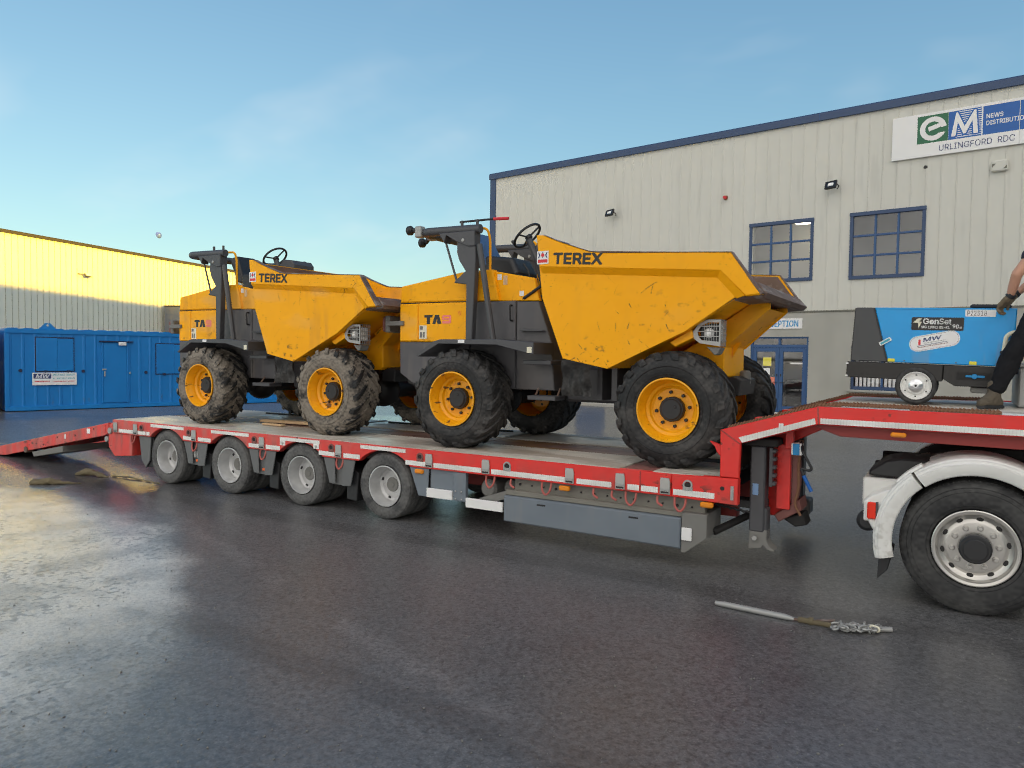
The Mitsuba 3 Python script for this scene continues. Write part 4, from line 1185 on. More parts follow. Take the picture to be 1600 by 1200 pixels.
# rusty anti-slip strips along the neck: a core with slanted ribs
def traction(P, r=0.020, step=0.028):
    P = [np.array(p, float) for p in P]
    ms = [tube(P, r * 0.7, 6)]
    for a, b in zip(P, P[1:]):
        L = np.linalg.norm(b - a); t = (b - a) / L
        n = int(L / step)
        for i in range(n):
            c = a + t * (i + 0.5) * step
            w = 0.8 + 0.4 * rng.random()
            ms.append(tube([c - t * 0.016 + [0, -r * 0.9, -r * 0.5], c + [0, -r * 0.5, r * w], c + t * 0.016 + [0, r * 0.8, r * 0.4]], 0.008, 5))
    return join(*ms)


t_('traction_strip', traction([(8.25, 0.12, 1.345), (8.65, 0.12, 1.47), (9.03, 0.12, 1.592), (9.20, 0.14, 1.595)]), 'rope_rust')
t_('traction_strip', traction([(9.10, 0.30, 1.592), (9.86, 0.30, 1.592)], 0.022), 'rope_rust')
t_('traction_strip', traction([(9.72, 0.17, 1.590), (10.35, 0.17, 1.588)], 0.022), 'rope_rust')
t_('traction_strip', traction([(8.25, 2.4, 1.345), (9.03, 2.4, 1.592), (10.4, 2.4, 1.59)]), 'rope_rust')

# ------------------------------------------------------------------ timber lying on the deck
tk = tag('timber_batten', 'pale timber batten lying on the deck between the wheels of the rear dumper', 'timber', 'timber battens on the trailer deck')
scene[tk] = mikit.ply(xf(box(0.80, 2.05, 1.10, 1.24, ZD + 0.012, ZD + 0.05, 0.006), rot([0, 0, 1], 0.10, (1.4, 1.1, 0))), 'timber_pale', smooth=30)
tk = tag('timber_batten_001', 'short split timber offcut lying in front of the longer pale batten on the deck', 'timber', 'timber battens on the trailer deck')
scene[tk] = mikit.ply(xf(box(1.15, 1.60, 0.78, 0.86, ZD + 0.012, ZD + 0.035, 0.005), rot([0, 0, 1], -0.05, (1.3, 0.8, 0))), 'timber_pale', smooth=30)

# ------------------------------------------------------------------ the two site dumpers
N_LUG = 19


def dumper_tyre():
    carcass = lathe([(0.315, 0.05), (0.322, 0.015), (0.345, 0.004), (0.40, -0.012), (0.455, -0.008), (0.505, 0.012), (0.545, 0.040), (0.560, 0.085), (0.566, 0.24),
                     (0.560, 0.395), (0.545, 0.440), (0.505, 0.468), (0.455, 0.488), (0.40, 0.492), (0.345, 0.476), (0.322, 0.465), (0.315, 0.43)], 72)
    rings = [lathe([(r - 0.006, h + 0.002), (r, h - 0.004), (r + 0.006, h + 0.002)], 72) for r, h in ((0.352, 0.0), (0.43, -0.0135))]
    return join(carcass, *rings)


def dumper_lugs(seed):
    r_ = np.random.default_rng(seed)
    ms = []
    for s in (-1, 1):
        for k in range(N_LUG):
            th0 = (k + (0.5 if s > 0 else 0.0)) * 2 * PI / N_LUG
            sec = []
            wear = r_.uniform(-0.004, 0.003)
            for t, y, rb, rt, w in ((0.0, 0.012, 0.54, 0.586, 0.060), (0.35, 0.085, 0.54, 0.586, 0.066), (0.7, 0.16, 0.54, 0.583, 0.078), (0.88, 0.205, 0.53, 0.577, 0.088), (0.98, 0.230, 0.52, 0.561, 0.088), (1.04, 0.243, 0.50, 0.530, 0.080)):
                th = th0 - 0.40 * t
                a = w / 0.57 / 2
                c = a * 0.72
                yy = 0.24 + s * y
                rt = rt + wear
                sec.append([(rb * math.cos(th - a), yy, rb * math.sin(th - a)), (rt * math.cos(th - c), yy, rt * math.sin(th - c)), (rt * math.cos(th + c), yy, rt * math.sin(th + c)), (rb * math.cos(th + a), yy, rb * math.sin(th + a))])
            V = np.array(sec).reshape(-1, 3)
            F = []
            for i in range(len(sec) - 1):
                o, q = 4 * i, 4 * i + 4
                for j in range(3):
                    F += [(o + j, o + j + 1, q + j + 1), (o + j, q + j + 1, q + j)]
            e = 4 * (len(sec) - 1)
            F += [(0, 1, 2), (0, 2, 3), (e, e + 2, e + 1), (e, e + 3, e + 2)]
            F = np.array(F)
            if s < 0:
                F = F[:, ::-1]
            ms.append((V, F))
    return join(*ms)


DT, DL = dumper_tyre(), dumper_lugs(3)
DR = lathe([(0.318, 0.485), (0.318, 0.472), (0.302, 0.44), (0.300, 0.30), (0.300, 0.055), (0.312, 0.018), (0.318, 0.004), (0.318, -0.006), (0.304, -0.008), (0.296, 0.006), (0.290, 0.045), (0.268, 0.075), (0.262, 0.120), (0.235, 0.140), (0.225, 0.175), (0.205, 0.190), (0.100, 0.192), (0.095, 0.210), (0.0, 0.21)], 64)
DH = join(cyl((0, 0, 0), 0.128, 0.125, 0.20, 'y', 12, 0.010), cyl((0, 0, 0), 0.105, 0.108, 0.13, 'y', 24, 0.012), cyl((0.03, 0, -0.04), 0.016, 0.100, 0.112, 'y', 8))
DB = [cyl((0.172 * math.cos(t), 0, 0.172 * math.sin(t)), 0.018, 0.160, 0.194, 'y', 6, 0.003) for t in np.arange(8) * PI / 4 + 0.2]


def dumper(key, OX, OY, label, muddy, group, yaw=0.0):
    k = tag(key, label, 'dumper', group)
    Wd = T().translate([OX, OY, 0.895]).rotate([0, 0, 1], yaw)
    rub = 'rubber_muddy' if muddy else 'rubber_dark'
    lug = 'rubber_lug' if muddy else 'rubber_dark'
    first = not dump_src
    if muddy != 2:
        pass

    def p(part, mesh, m, smooth=30, m2=None, only=None, label=None):
        """the first dumper writes the mesh, the second uses it again"""
        if only is not None and only != muddy:
            return None
        base = k + '__' + part
        if only is None and not first:
            s = dump_src.pop(0)
            q = again(base, s, Wd, m2 if (m2 and muddy) else (m if m.startswith('rubber') else None))
        else:
            q = put(base, mesh() if callable(mesh) else mesh, m, smooth, Wd)
            if only is None:
                dump_src.append(q)
        if label:
            labels[q] = {'label': label}
        return q[len(k) + 2:]

    # wheels
    for x in (-1.30, 1.30):
        for s in (0, 1):
            wk = key_for(k + '__wheel')
            spin = float(rng.uniform(0, 360))
            L = T().translate([x, -1.17 if s == 0 else 1.17, 0.575])
            L = L.rotate([0, 0, 1], 180) if s else L
            L = L.rotate([0, 1, 0], spin)
            for nm, mesh, m in (('tyre', DT, rub), ('tread', DL, lug), ('rim', DR, 'rim_yellow'), ('hub', DH, 'black_steel')):
                q = wk + '__' + nm
                if nm in wheel_src:
                    again(q, wheel_src[nm], Wd @ L, m)
                else:
                    wheel_src[nm] = put(q, mesh, m, 30, Wd @ L)
            for i, b in enumerate(DB):
                q = wk + '__bolt'
                if ('b', i) in wheel_src:
                    again(q, wheel_src[('b', i)], Wd @ L)
                else:
                    wheel_src[('b', i)] = put(q, b, 'black_steel', 30, Wd @ L)
    # axles, chassis
    p('axle', cyl((1.30, 0, 0.575), 0.13, -0.72, 0.72, 'y', 20), 'black_steel')
    p('axle', cyl((-1.30, 0, 0.575), 0.13, -0.72, 0.72, 'y', 20), 'black_steel')
    p('differential', ball((1.30, 0, 0.56), 0.24), 'black_steel')
    p('differential', ball((-1.30, 0, 0.56), 0.24), 'black_steel')
    p('centre_joint', join(box(-0.25, 0.95, -0.30, 0.30, 0.55, 0.96, 0.03), box(0.30, 0.36, -0.62, 0.62, 0.60, 1.02, 0.004), box(0.46, 0.53, -0.60, 0.60, 0.60, 1.0, 0.004), box(0.66, 0.95, -0.55, 0.55, 0.62, 1.02, 0.01)), 'frame_grey')
    p('rubber_flap', xf(grid_flap(), np.eye(4)), 'rubber_truck')
    # rear body
    p('rear_panel', prism([(-2.50, 1.245), (-2.49, 0.84), (-2.28, 0.71), (-1.395, 0.69), (-1.395, 1.245)], -0.66, 0.66, 'y', 0.012), 'dark_grey')
    p('counterweight', prism([(-2.52, 1.0), (-2.50, 0.70), (-2.2, 0.60), (-1.6, 0.60), (-1.6, 0.70), (-2.28, 0.70)], -0.5, 0.5, 'y', 0.02), 'black_steel')
    p('engine_panel', box(-2.19, -1.40, -0.665, 0.665, 1.25, 1.735, 0.010), 'yellow')
    p('rear_corner_panel', prism([(-2.50, 1.25), (-2.50, 1.735), (-2.198, 1.735), (-2.198, 1.25)], -0.663, 0.663, 'y', 0.015), 'yellow')
    p('bonnet', prism([(-2.50, 1.745), (-2.485, 1.96), (-1.52, 2.105), (-1.40, 2.08), (-1.395, 1.745)], -0.66, 0.66, 'y', 0.02), 'yellow')
    p('panel_gap', box(-2.49, -1.40, -0.650, 0.650, 1.733, 1.747, 0.0), 'under_dark', smooth=False)
    p('side_tank', prism([(-1.385, 1.735), (-0.745, 1.735), (-0.745, 0.69), (-1.385, 0.69)], -0.66, 0.66, 'y', 0.010), 'dark_grey')
    p('side_tank', prism([(-0.737, 1.725), (-0.44, 1.72), (-0.27, 1.26), (-0.22, 0.69), (-0.737, 0.69)], -0.655, 0.655, 'y', 0.010), 'dark_grey')
    p('step_plate', prism([(-0.66, 1.405), (-0.36, 1.385), (-0.34, 1.37), (-0.66, 1.375)], -0.72, -0.652, 'y', 0.004), 'frame_grey')
    p('cab_side', prism([(-1.28, 1.742), (-1.28, 2.115), (-1.08, 2.115), (-0.985, 1.742)], -0.665, -0.55, 'y', 0.012), 'yellow')
    p('cab_side', prism([(-1.05, 1.742), (-1.085, 2.10), (-0.52, 1.995), (-0.45, 1.73)], -0.62, -0.56, 'y', 0.008), 'yellow')
    p('cab_side', prism([(-1.28, 1.742), (-1.28, 2.115), (-1.08, 2.115), (-0.52, 1.995), (-0.45, 1.742)], 0.56, 0.66, 'y', 0.010), 'yellow')
    p('cab_floor', box(-1.28, -0.46, -0.55, 0.55, 1.742, 1.80, 0.01), 'frame_grey')
    p('cab_rear_wall', box(-1.38, -1.285, -0.66, 0.66, 1.742, 2.09, 0.01), 'yellow')
    p('sticker', box(-1.03, -0.97, -0.6225, -0.6205, 1.99, 2.06, 0.0), 'label_white', False)
    p('sticker', box(-0.95, -0.89, -0.6225, -0.6205, 1.93, 2.04, 0.0), 'timber_pale', False)
    p('sticker', box(-0.72, -0.66, -0.6225, -0.6205, 1.79, 1.85, 0.0), 'label_white', False)
    p('pedal_bar', tube([(-0.66, -0.63, 1.76), (-0.42, -0.63, 1.90)], 0.018, 8), 'black_steel')
    p('door_handle', tube(bend([(-0.80, -0.665, 1.68), (-0.80, -0.71, 1.68), (-0.79, -0.71, 1.50), (-0.79, -0.665, 1.50)], 0.03), 0.011, 8), 'black_steel')
    # mudguard
    for s in (1, -1):
        mg = prism([(-1.83, 1.075), (-1.60, 1.235), (-1.48, 1.268), (-0.68, 1.268), (-0.22, 1.235), (-0.22, 1.105), (-0.245, 1.105), (-0.70, 1.205), (-1.50, 1.215), (-1.80, 1.06)], -1.16 if s > 0 else 0.672, -0.672 if s > 0 else 1.16, 'y', 0.006)
        p('mudguard', mg, 'frame_grey')
    p('mudguard_label', box(-1.22, -1.13, -1.1635, -1.161, 1.225, 1.262, 0.0), 'label_white', False)
    p('mudguard_label', box(-0.30, -0.24, -1.1635, -1.161, 1.12, 1.185, 0.0), 'ivory', False)
    # steps
    for z, x0, x1 in ((1.02, -0.50, -0.14), (0.62, -0.44, -0.08)):
        q = p('step', box(x0, x1, -0.90, -0.66, z - 0.03, z + 0.02, 0.006), 'frame_grey')
    p('step_hanger', join(tube([(-0.40, -0.70, 0.72), (-0.40, -0.80, 0.60)], 0.012, 6), tube([(-0.12, -0.70, 0.72), (-0.12, -0.80, 0.60)], 0.012, 6)), 'rust_steel')
    # folded roll bar
    post = [(-1.47, 2.50), (-1.215, 2.50), (-1.20, 2.25), (-1.245, 1.27), (-1.335, 1.27), (-1.335, 1.93), (-1.51, 1.955), (-1.50, 1.975), (-1.345, 2.09), (-1.44, 2.22), (-1.475, 2.32)]
    for s in (-1, 1):
        p('roll_bar_post', prism(post, s * 0.80 - 0.045, s * 0.80 + 0.045, 'y', 0.008), 'frame_grey')
        p('roll_bar_strut', tube([(-1.165, s * 0.82, 2.40), (-0.955, s * 0.82, 1.27)], 0.036, 10), 'frame_grey')
        p('roll_bar_brace', tube([(-1.685, s * 0.80, 2.50), (-1.495, s * 0.80, 1.965)], 0.014, 8), 'frame_grey')
        p('roll_bar_bracket', prism([(-1.73, 2.56), (-1.65, 2.44), (-1.62, 2.53), (-1.48, 2.45), (-1.30, 2.38), (-1.205, 2.38), (-1.205, 2.56)], s * 0.80 - 0.065, s * 0.80 + 0.065, 'y', 0.006), 'frame_grey')
        p('pivot_bolt', cyl((-1.37, 0, 2.455), 0.022, s * 0.80 - 0.075, s * 0.80 + 0.075, 'y', 10), 'galvanised')
    p('roll_bar_hoop', tube(bend([(-1.16, -0.80, 2.585), (-2.04, -0.80, 2.60), (-2.06, 0.80, 2.60), (-1.16, 0.80, 2.585)], 0.14, 6), 0.054, 14), 'frame_grey')
    p('safety_rail', tube(bend([(-1.36, -0.60, 2.63), (-1.20, -0.60, 2.625), (-1.155, -0.60, 2.50), (-1.15, -0.60, 2.08)], 0.10, 6), 0.016, 8), 'yellow')
    p('safety_rail', tube(bend([(-1.36, 0.60, 2.63), (-1.20, 0.60, 2.625), (-1.155, 0.60, 2.50), (-1.15, 0.60, 2.08)], 0.10, 6), 0.016, 8), 'yellow')
    for x in (-1.43, -1.21):
        p('rod_holder', cyl((x, -0.80, 0), 0.018, 2.62, 2.70, 'z', 8), 'frame_grey')
    # only on the front dumper: locking rod with red grip, two work lamps on the hoop
    p('locking_rod', tube([(-1.46, -0.80, 2.685), (-0.98, -0.80, 2.685)], 0.013, 8), 'black_steel', only=0)
    p('locking_rod_grip', tube([(-0.98, -0.80, 2.685), (-0.78, -0.80, 2.675)], 0.018, 8), 'ink_red', only=0)
    for y in (-0.80, -0.55):
        p('hoop_lamp', join(xf(lathe([(0.0, -0.04), (0.035, -0.04), (0.058, -0.02), (0.060, 0.02), (0.035, 0.05), (0.0, 0.05)], 20, (0, 0, 0), 'x'), T_(-2.23, y, 2.64 - (0.12 if y > -0.7 else 0))), tube([(-2.17, y, 2.64 - (0.12 if y > -0.7 else 0)), (-2.08, y, 2.62)], 0.03, 8)), 'black_plastic', only=0)
        p('lamp_bracket', xf(box(-2.12, -2.02, y - 0.05, y + 0.05, 2.54, 2.68, 0.012), np.eye(4)), 'galvanised', only=0)
    # seat, column, wheel, console
    p('seat_base', box(-1.30, -0.95, -0.26, 0.26, 1.80, 2.10, 0.02), 'black_steel')
    p('seat_cushion', hullbox([(-1.46, -0.25, 2.10), (-0.98, -0.25, 2.10), (-0.98, 0.25, 2.10), (-1.46, 0.25, 2.10), (-1.46, -0.24, 2.31), (-1.06, -0.24, 2.27), (-1.06, 0.24, 2.27), (-1.46, 0.24, 2.31)], 0.06), 'black_plastic')
    p('seat_back', hullbox([(-1.56, -0.24, 2.22), (-1.46, -0.24, 2.20), (-1.46, 0.24, 2.20), (-1.56, 0.24, 2.22), (-1.80, -0.20, 2.60), (-1.70, -0.18, 2.63), (-1.70, 0.18, 2.63), (-1.80, 0.20, 2.60)], 0.045), 'black_plastic', m2='black_plastic')
    p('seat_cover', hullbox([(-1.50, -0.26, 2.24), (-1.44, -0.26, 2.22), (-1.44, 0.22, 2.22), (-1.50, 0.22, 2.24), (-1.60, -0.25, 2.48), (-1.52, -0.25, 2.46), (-1.70, -0.15, 2.655), (-1.66, -0.15, 2.655), (-1.66, 0.15, 2.655), (-1.70, 0.15, 2.655)], 0.03), 'seat_blue', only=0)
    cx, cz = -0.985, 2.605
    tilt = rot([0, 1, 0], math.radians(-42), (cx, 0, cz))
    torus = tube([(cx + 0.195 * math.cos(t), 0.195 * math.sin(t), cz) for t in np.arange(32) * 2 * PI / 32], 0.016, 8, closed=True)
    spokes = join(*[tube([(cx, 0, cz - 0.03), (cx + 0.19 * math.cos(t), 0.19 * math.sin(t), cz)], 0.012, 6) for t in (0.4, 2.5, 4.6)], cyl((cx, 0, 0), 0.045, cz - 0.06, cz - 0.01, 'z', 14))
    knob = tube([(cx - 0.17, -0.09, cz), (cx - 0.17, -0.09, cz + 0.06)], 0.02, 8)
    p('steering_wheel', xf(join(torus, spokes, knob), tilt), 'black_plastic')
    p('steering_column', tube([(cx + 0.02, 0, cz - 0.04), (-0.74, 0, 2.1), (-0.66, 0, 1.80)], 0.04, 10), 'frame_grey')
    p('console', prism([(-0.86, 2.20), (-0.86, 2.46), (-0.80, 2.56), (-0.60, 2.54), (-0.54, 2.47), (-0.54, 1.80), (-0.72, 1.80)], -0.02, 0.42, 'y', 0.015), 'frame_grey')
    p('console_label', box(-0.80, -0.70, -0.0245, -0.021, 2.20, 2.36, 0.0), 'label_white', False)
    p('lever', tube(bend([(-0.70, -0.40, 1.80), (-0.72, -0.40, 2.10), (-0.80, -0.40, 2.20)], 0.05), 0.012, 8), 'black_steel')
    # lamp bracket at the tail
    p('tail_bracket', join(box(-2.77, -2.69, -0.64, -0.40, 1.37, 1.59, 0.012), box(-2.71, -2.42, -0.70, -0.64, 1.455, 1.515, 0.006)), 'mud_grey')
    p('tail_lamp', box(-2.83, -2.772, -0.63, -0.41, 1.38, 1.58, 0.02), 'red_dirty')
    p('tail_bracket', join(box(-2.76, -2.70, 0.36, 0.60, 1.40, 1.57, 0.012), box(-2.71, -2.505, 0.44, 0.52, 1.46, 1.50, 0.006)), 'mud_grey')
    # skip
    side = [(-0.20, 2.06), (-0.16, 1.72), (0.10, 1.065), (0.62, 0.965), (1.44, 1.35), (1.93, 1.68), (1.95, 1.74), (1.76, 1.95), (1.74, 2.06)]
    fl = [(-0.21, 2.39), (-0.13, 2.385), (0.05, 2.31), (0.28, 2.225), (0.42, 2.18), (0.56, 2.155), (1.62, 2.10), (1.88, 2.085), (2.09, 1.80), (2.17, 1.685), (2.02, 1.672), (1.78, 1.915), (-0.17, 2.045)]
    sk = k + '__skip'
    for s in (-1, 1):
        lo, hi = (-1.09, -1.065) if s < 0 else (1.065, 1.09)
        p('skip__side', prism(side, lo, hi, 'y', 0.003), 'yellow')
        lo, hi = (-1.15, -1.062) if s < 0 else (1.062, 1.15)
        p('skip__rim_band', prism(fl, lo, hi, 'y', 0.010), 'yellow')
        o_, i_ = s * 1.1495, s * 1.0905
        c_ = np.array([(-0.165, 2.052), (1.785, 1.922), (2.015, 1.680)])
        d_in = np.array([(-0.16, 1.985), (1.742, 1.858), (1.925, 1.655)])
        V_ = np.vstack([np.c_[c_[:, 0], np.full(3, o_), c_[:, 1]], np.c_[d_in[:, 0], np.full(3, i_), d_in[:, 1]], np.c_[c_[:, 0], np.full(3, i_), c_[:, 1]]])
        F_ = np.array([[0, 1, 4], [0, 4, 3], [1, 2, 5], [1, 5, 4], [0, 3, 6], [2, 8, 5]])
        p('skip__rim_chamfer', (V_, F_), 'yellow', False)
        # worn steel edge along the top and the front of the band
        e = [(-0.12, 2.39), (0.05, 2.317), (0.28, 2.232), (0.42, 2.187), (0.56, 2.162), (1.62, 2.107), (1.885, 2.092), (2.098, 1.80), (2.178, 1.695)]
        E_ = np.array(e)
        wthick = np.array([-0.004, -0.008, -0.006, -0.010, -0.006, -0.008, -0.012, -0.024, -0.026])
        nn = np.c_[np.gradient(E_[:, 1]), -np.gradient(E_[:, 0])]; nn /= np.linalg.norm(nn, axis=1, keepdims=True)
        p('skip__worn_edge', prism(np.vstack([E_, (E_ - nn * wthick[:, None])[::-1]]), *((-1.1512, -1.0605) if s < 0 else (1.0605, 1.1512)), 'y', 0.003), 'rust_steel')
        p('skip__lining', prism([(-0.16, 2.33), (0.05, 2.29), (0.40, 2.17), (1.86, 2.07), (2.05, 1.80), (1.98, 1.70), (1.44, 1.38), (0.62, 1.0), (0.12, 1.09), (-0.15, 1.74)], (-1.0615 if s < 0 else 1.053), (-1.053 if s < 0 else 1.0615), 'y', 0.0), 'rust_steel', False, m2='yellow')
    t = 0.022

    def sheet(P, y0, y1, th):
        P = np.array(P)
        d_ = np.gradient(P, axis=0); d_ /= np.linalg.norm(d_, axis=1, keepdims=True)
        Q = P + np.c_[-d_[:, 1], d_[:, 0]] * th
        return prism(np.vstack([P, Q[::-1]]), y0, y1, 'y', 0.003)
    p('skip__floor', sheet([(0.10, 1.065), (0.62, 0.968), (1.44, 1.352), (1.96, 1.69)], -1.060, 1.060, t), 'yellow')
    p('skip__back', sheet([(-0.205, 2.36), (-0.20, 2.06), (-0.16, 1.72), (0.092, 1.075)], -1.060, 1.060, t), 'yellow')
    p('skip__lip', prism([(1.90, 1.64), (2.17, 1.66), (2.205, 1.70), (2.11, 1.805), (1.99, 1.82), (1.88, 1.70)], -1.058, 1.058, 'y', 0.012), 'rust_steel')
    p('skip__back_lining', box(-0.17, -0.165, -1.05, 1.05, 1.75, 2.35, 0.0), 'rust_steel', False)
    # front cradle and ribs under the lip
    p('front_frame', prism([(0.95, 0.86), (0.95, 1.0), (1.30, 1.22), (1.56, 1.36), (1.645, 1.22), (1.645, 0.90), (1.60, 0.86)], -0.42, 0.42, 'y', 0.012), 'yellow')
    rib = [(1.50, 1.37), (1.648, 1.19), (1.90, 1.42), (2.10, 1.60), (2.10, 1.65), (1.93, 1.66)]
    for y in (-0.43, 0.43):
        p('skip_rib', prism(rib, y - 0.012, y + 0.012, 'y', 0.003), 'yellow')
    p('skip_rib_plate', sheet([(1.63, 1.19), (1.88, 1.42), (2.07, 1.595)], -0.415, 0.415, 0.012), 'yellow')
    p('front_frame_gusset', prism([(1.652, 1.10), (1.652, 1.26), (1.74, 1.26)], -0.12, -0.10, 'y', 0.003), 'yellow')
    p('tow_bracket', prism([(1.56, 0.70), (1.56, 0.855), (1.72, 0.90), (1.80, 0.86), (1.78, 0.70)], -0.34, 0.34, 'y', 0.012), 'black_steel')
    p('tow_pin', cyl((1.74, 0.1, 0), 0.06, 0.80, 0.96, 'z', 14, 0.02), 'mud_grey')
    # guarded work lamps
    for s in (-1,):
        y0, y1 = sorted((s * 0.80, s * 1.0))
        ys = s * 1.0
        lk = 'work_lamp' if s < 0 else 'work_lamp_001'
        outer = sg.Polygon([(1.49, 1.345), (1.545, 1.425), (1.63, 1.465), (1.76, 1.462), (1.76, 1.205), (1.56, 1.235), (1.50, 1.28)])
        hole = sg.Polygon([(1.535, 1.345), (1.57, 1.405), (1.64, 1.44), (1.745, 1.437), (1.745, 1.25), (1.58, 1.265), (1.545, 1.30)])
        p(lk + '__guard', geom_on(outer.difference(hole), (0, ys + 0.004, 0), EX, EZ, 0.008), 'galvanised', False)
        p(lk + '__guard_bar', join(*[box(1.60 + 0.0235 * i, 1.604 + 0.0235 * i, ys - 0.003, ys + 0.003, 1.25, 1.45, 0.0) for i in range(6)], *[box(1.53, 1.75, ys - 0.005, ys + 0.001, z - 0.004, z + 0.004, 0.0) for z in (1.30, 1.35, 1.40)]), 'galvanised', False)
        p(lk + '__shroud', join(sheet([(1.49, 1.345), (1.545, 1.425), (1.63, 1.465), (1.76, 1.462)], y0, y1, 0.006), sheet([(1.50, 1.28), (1.56, 1.235), (1.76, 1.205)], y0, y1, 0.006)), 'mud_grey')
        p(lk + '__front_bar', join(*[box(1.757, 1.763, ys - s * (0.01 + 0.035 * i) - 0.003, ys - s * (0.01 + 0.035 * i) + 0.003, 1.21, 1.46, 0.0) for i in range(6)], *[box(1.757, 1.765, y0, y1, z - 0.004, z + 0.004, 0.0) for z in (1.26, 1.32, 1.38)]), 'galvanised', False)
        p(lk + '__housing', prism([(1.55, 1.28), (1.55, 1.40), (1.66, 1.43), (1.735, 1.43), (1.735, 1.245), (1.62, 1.25)], y0 + 0.03, y1 - 0.03, 'y', 0.012), 'black_plastic')
        p(lk + '__lens', join(box(1.736, 1.742, y0 + 0.035, y1 - 0.035, 1.25, 1.425, 0.002), ball((1.64, s * 0.95, 1.335), 0.055, 2)), 'label_white')
        p(lk + '__bracket', prism([(1.25, 1.24), (1.47, 1.37), (1.52, 1.30), (1.31, 1.20)], y0, y1 - 0.02, 'y', 0.006), 'yellow')
        p(lk + '__foot', prism([(1.62, 1.20), (1.76, 1.195), (1.73, 1.13), (1.70, 1.12)], y0 + 0.02, y1 - 0.02, 'y', 0.006), 'mud_grey')
    # lettering, emblem, stickers (flat print on the panels)
    L0 = (0, -1.1515, 0)
    p('emblem', box(-0.195, -0.055, -1.1535, -1.1515, 2.075, 2.215, 0.0), 'label_white', False)
    p('emblem_mark', join(*[flat_on([(x, 2.14), (x + 0.012, 2.14), (x + 0.028, 2.17), (x + 0.012, 2.20), (x, 2.20), (x + 0.012, 2.17)], (0, -1.1535, 0), EX, EZ, 0.001) for x in (-0.182,)],
         *[flat_on([(x, 2.14), (x - 0.012, 2.14), (x - 0.028, 2.17), (x - 0.012, 2.20), (x, 2.20), (x - 0.012, 2.17)], (0, -1.1535, 0), EX, EZ, 0.001) for x in (-0.068,)], flat_on([(-0.130, 2.14), (-0.120, 2.14), (-0.120, 2.205), (-0.130, 2.205)], (0, -1.1535, 0), EX, EZ, 0.001)), 'ink_navy', False)
    p('emblem_dot', flat_on(circle(0.020, 16, -0.125, 2.172), (0, -1.155, 0), EX, EZ, 0.001), 'ink_red', False)
    p('emblem_band', flat_on([(-0.182, 2.09), (-0.068, 2.09), (-0.068, 2.125), (-0.182, 2.125)], (0, -1.1535, 0), EX, EZ, 0.001), 'ink_red', False)
    tx = lambda dx, dz, l: text_on('TEREX', 0.108, (dx, -1.1515 - l, 2.075 + dz), EX, EZ, 0.0015, True, 0.565)
    p('maker_lettering', xf(join(tx(0, 0, 0), tx(0.006, 0.004, 0.0004), tx(0.003, -0.003, 0.0008)), rot([0, 1, 0], 0.06, (0, 0, 2.1))), 'ink_black', False)
    T_p = sg.Polygon([(-2.095, 1.585), (-1.965, 1.585), (-1.965, 1.553), (-2.005, 1.553), (-2.005, 1.472), (-2.055, 1.472), (-2.055, 1.553), (-2.095, 1.553)])
    A_p = sg.Polygon([(-1.965, 1.472), (-1.925, 1.585), (-1.865, 1.585), (-1.825, 1.472), (-1.885, 1.472), (-1.893, 1.495), (-1.898, 1.512), (-1.888, 1.512), (-1.893, 1.54), (-1.918, 1.472)])
    p('model_lettering', geom_on(shapely.union_all([T_p, A_p.buffer(0)]), (0, -0.6655, 0), EX, EZ, 0.0015), 'ink_black', False)
    p('model_numeral', geom_on(shapely.union_all([sg.Polygon(rrect(-1.815, -1.675, 1.475, 1.58, 0.02))]).difference(shapely.union_all([sg.box(-1.782, 1.543, -1.708, 1.556), sg.box(-1.83, 1.508, -1.708, 1.521)])), (0, -0.6655, 0), EX, EZ, 0.0015), 'ink_pink', False)
    p('model_mark', text_on('Ti', 0.045, (-1.575, -0.6655, 1.575), EX, EZ, 0.0015, False, 0.05), 'ink_red', False)
    p('data_sticker', box(-2.175, -2.055, -0.667, -0.6655, 1.285, 1.455, 0.0), 'ivory', False)
    p('data_sticker_print', join(box(-2.165, -2.115, -0.669, -0.667, 1.40, 1.445, 0.0), box(-2.16, -2.125, -0.669, -0.667, 1.30, 1.37, 0.0), box(-2.11, -2.085, -0.669, -0.667, 1.30, 1.37, 0.0)), 'mud_grey', False)
    return k


def T_(x, y, z):
    M = np.eye(4); M[:3, 3] = (x, y, z)
    return M


def hullbox(pts, r):
    import manifold3d as m3
    s = m3.Manifold.sphere(r, 16)
    c = np.mean(pts, 0)
    ms = [s.translate((np.array(q) + (c - q) / np.linalg.norm(c - q) * r).tolist()) for q in pts]
    h = m3.Manifold.batch_hull(ms).to_mesh()
    return np.array(h.vert_properties[:, :3], float), np.array(h.tri_verts)


def grid_flap():
    """hanging rubber flap behind the front wheel, creased"""
    n, m = 14, 20
    V, F = [], []
    for i in range(n):
        for j in range(m):
            a, b = i / (n - 1), j / (m - 1)
            x = -0.06 + 0.34 * a
            z = 1.05 - 0.40 * b
            y = -0.80 - 0.03 * math.sin(a * 17 + 1.5 * b) * b - 0.02 * math.sin(b * 9 + a * 4)
            V.append((x + 0.03 * b, y, z))
    for i in range(n - 1):
        for j in range(m - 1):
            o = i * m + j
            F += [(o, o + 1, o + m + 1), (o, o + m + 1, o + m)]
    return np.array(V), np.array(F)


dump_src, wheel_src = [], {}
dumper('site_dumper', 6.315, 1.42, 'cleaner yellow dumper with dark tyres and red gripped rod, nearer the gooseneck', 0, 'yellow dumpers on the trailer deck', 0.0)
dumper('site_dumper_001', 1.61, 1.50, 'more worn yellow dumper with mud caked tyres, nearer the rear ramp', 1, 'yellow dumpers on the trailer deck', 0.0)

# ------------------------------------------------------------------ tractor unit coupled to the gooseneck (most of it is out of the frame)
TU = tag('tractor_unit', 'white lorry tractor unit under the gooseneck at the right picture edge', 'lorry')


